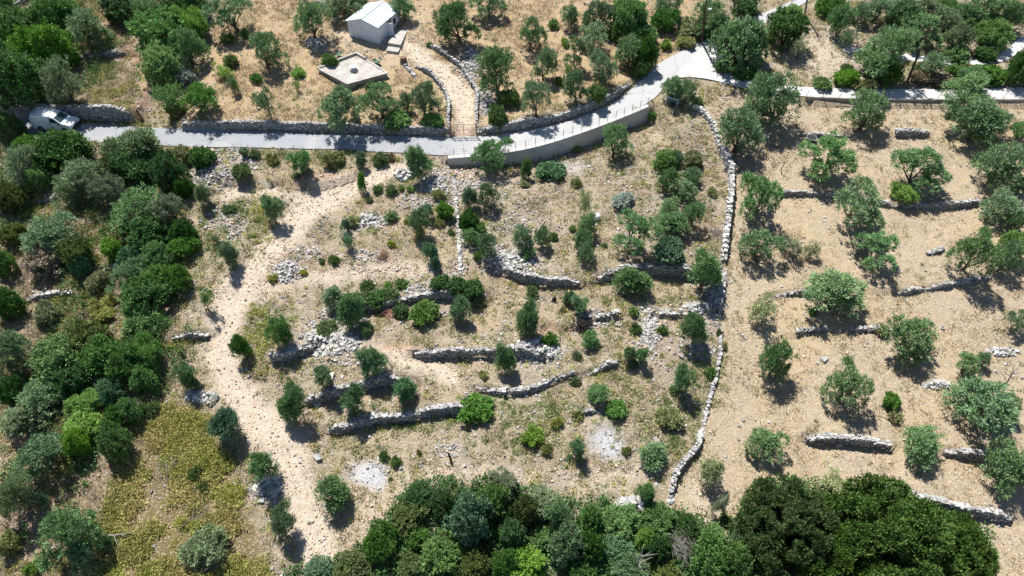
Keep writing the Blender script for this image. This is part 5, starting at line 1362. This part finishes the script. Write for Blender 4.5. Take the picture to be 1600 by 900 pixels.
496 892 46 26 olive blue|bluish olive cut by the bottom edge left of the wood
648 838 40 34 broad dark|small dark crown inside the left of the wood
690 786 36 36 broad dark|dark crown left of the bluish oak in the wood
735 808 66 76 broad blue|tall bluish big-leaved tree in the wood
770 780 44 44 broad green|green crown right above the bluish big-leaved tree
785 756 50 40 olive grey|grey-green thin crown at the wood's upper edge
690 862 60 50 broad green|fresh green crown at the lower left of the wood
640 882 40 36 broad moss|brown-tipped crown on the bottom edge
745 876 48 44 broad moss|olive-brown crown at the bottom below the bluish tree
800 832 40 60 broad dark|dark narrow crown in the shaded wood centre
790 880 40 40 broad green|green crown at the bottom edge near the wood's centre
850 786 60 44 olive grey|wispy grey crown at the wood's upper middle
875 800 44 50 olive olive|olive crown between the wispy grey ones
822 796 44 44 broad moss|khaki-green crown beneath the wispy upper crown
885 850 52 54 broad olive|tall grey-green crown in the wood's middle
845 838 40 36 broad green|low green crown left of the tall grey-green one
820 884 60 36 broad bright|bright green crown on the bottom edge
925 808 36 40 broad green|green round crown below the line of white rocks
968 812 50 44 broad green|crown with brownish left side near the white rocks
925 850 40 44 broad dark|dark round crown in the wood's centre right
965 852 46 36 broad blue|bluish leafy crown around the bleached dead tree
1025 812 52 40 broad dark|wide dark green crown at the right of the white rocks
1012 842 34 34 broad bright|light green fresh crown in the wood's right part
1030 856 36 44 broad dark|dark crown left of the dead grey branches
1075 824 36 34 broad dark|dark round crown at the right shoulder of the wood
910 890 44 30 broad dark|dark low crown at the bottom centre
985 886 50 36 broad olive|grey-green crown by the dead tree at the bottom edge
1040 892 40 30 broad moss|khaki crown at the bottom edge near dead branches
1115 836 36 30 broad green|yellow-green crown at the wood's right shoulder
1110 872 56 54 broad green|big green crown at the bottom right of the wood
1150 870 50 50 broad green|pale-tipped crown touching the big dark mass
1155 842 30 28 olive olive|small olive crown where the wood meets the big dark mass
1236 815 156 140 giant carob|left half of the huge dark green carob crown at the bottom right
1400 848 230 190 giant carob|right half of the huge dark green carob crown at the bottom right
1490 860 140 130 giant carob|right-hand tail of the huge dark green carob crown
1310 870 150 110 giant carob|middle of the huge dark green carob crown at the bottom
"""
for ln in CATALOG.strip().splitlines():
    a, lab = ln.split('|'); x, y, w_, h_, kd, cl = a.split()
    plant(float(x), float(y), float(w_), float(h_), kd, cl, lab)
print('plants', _n[0])
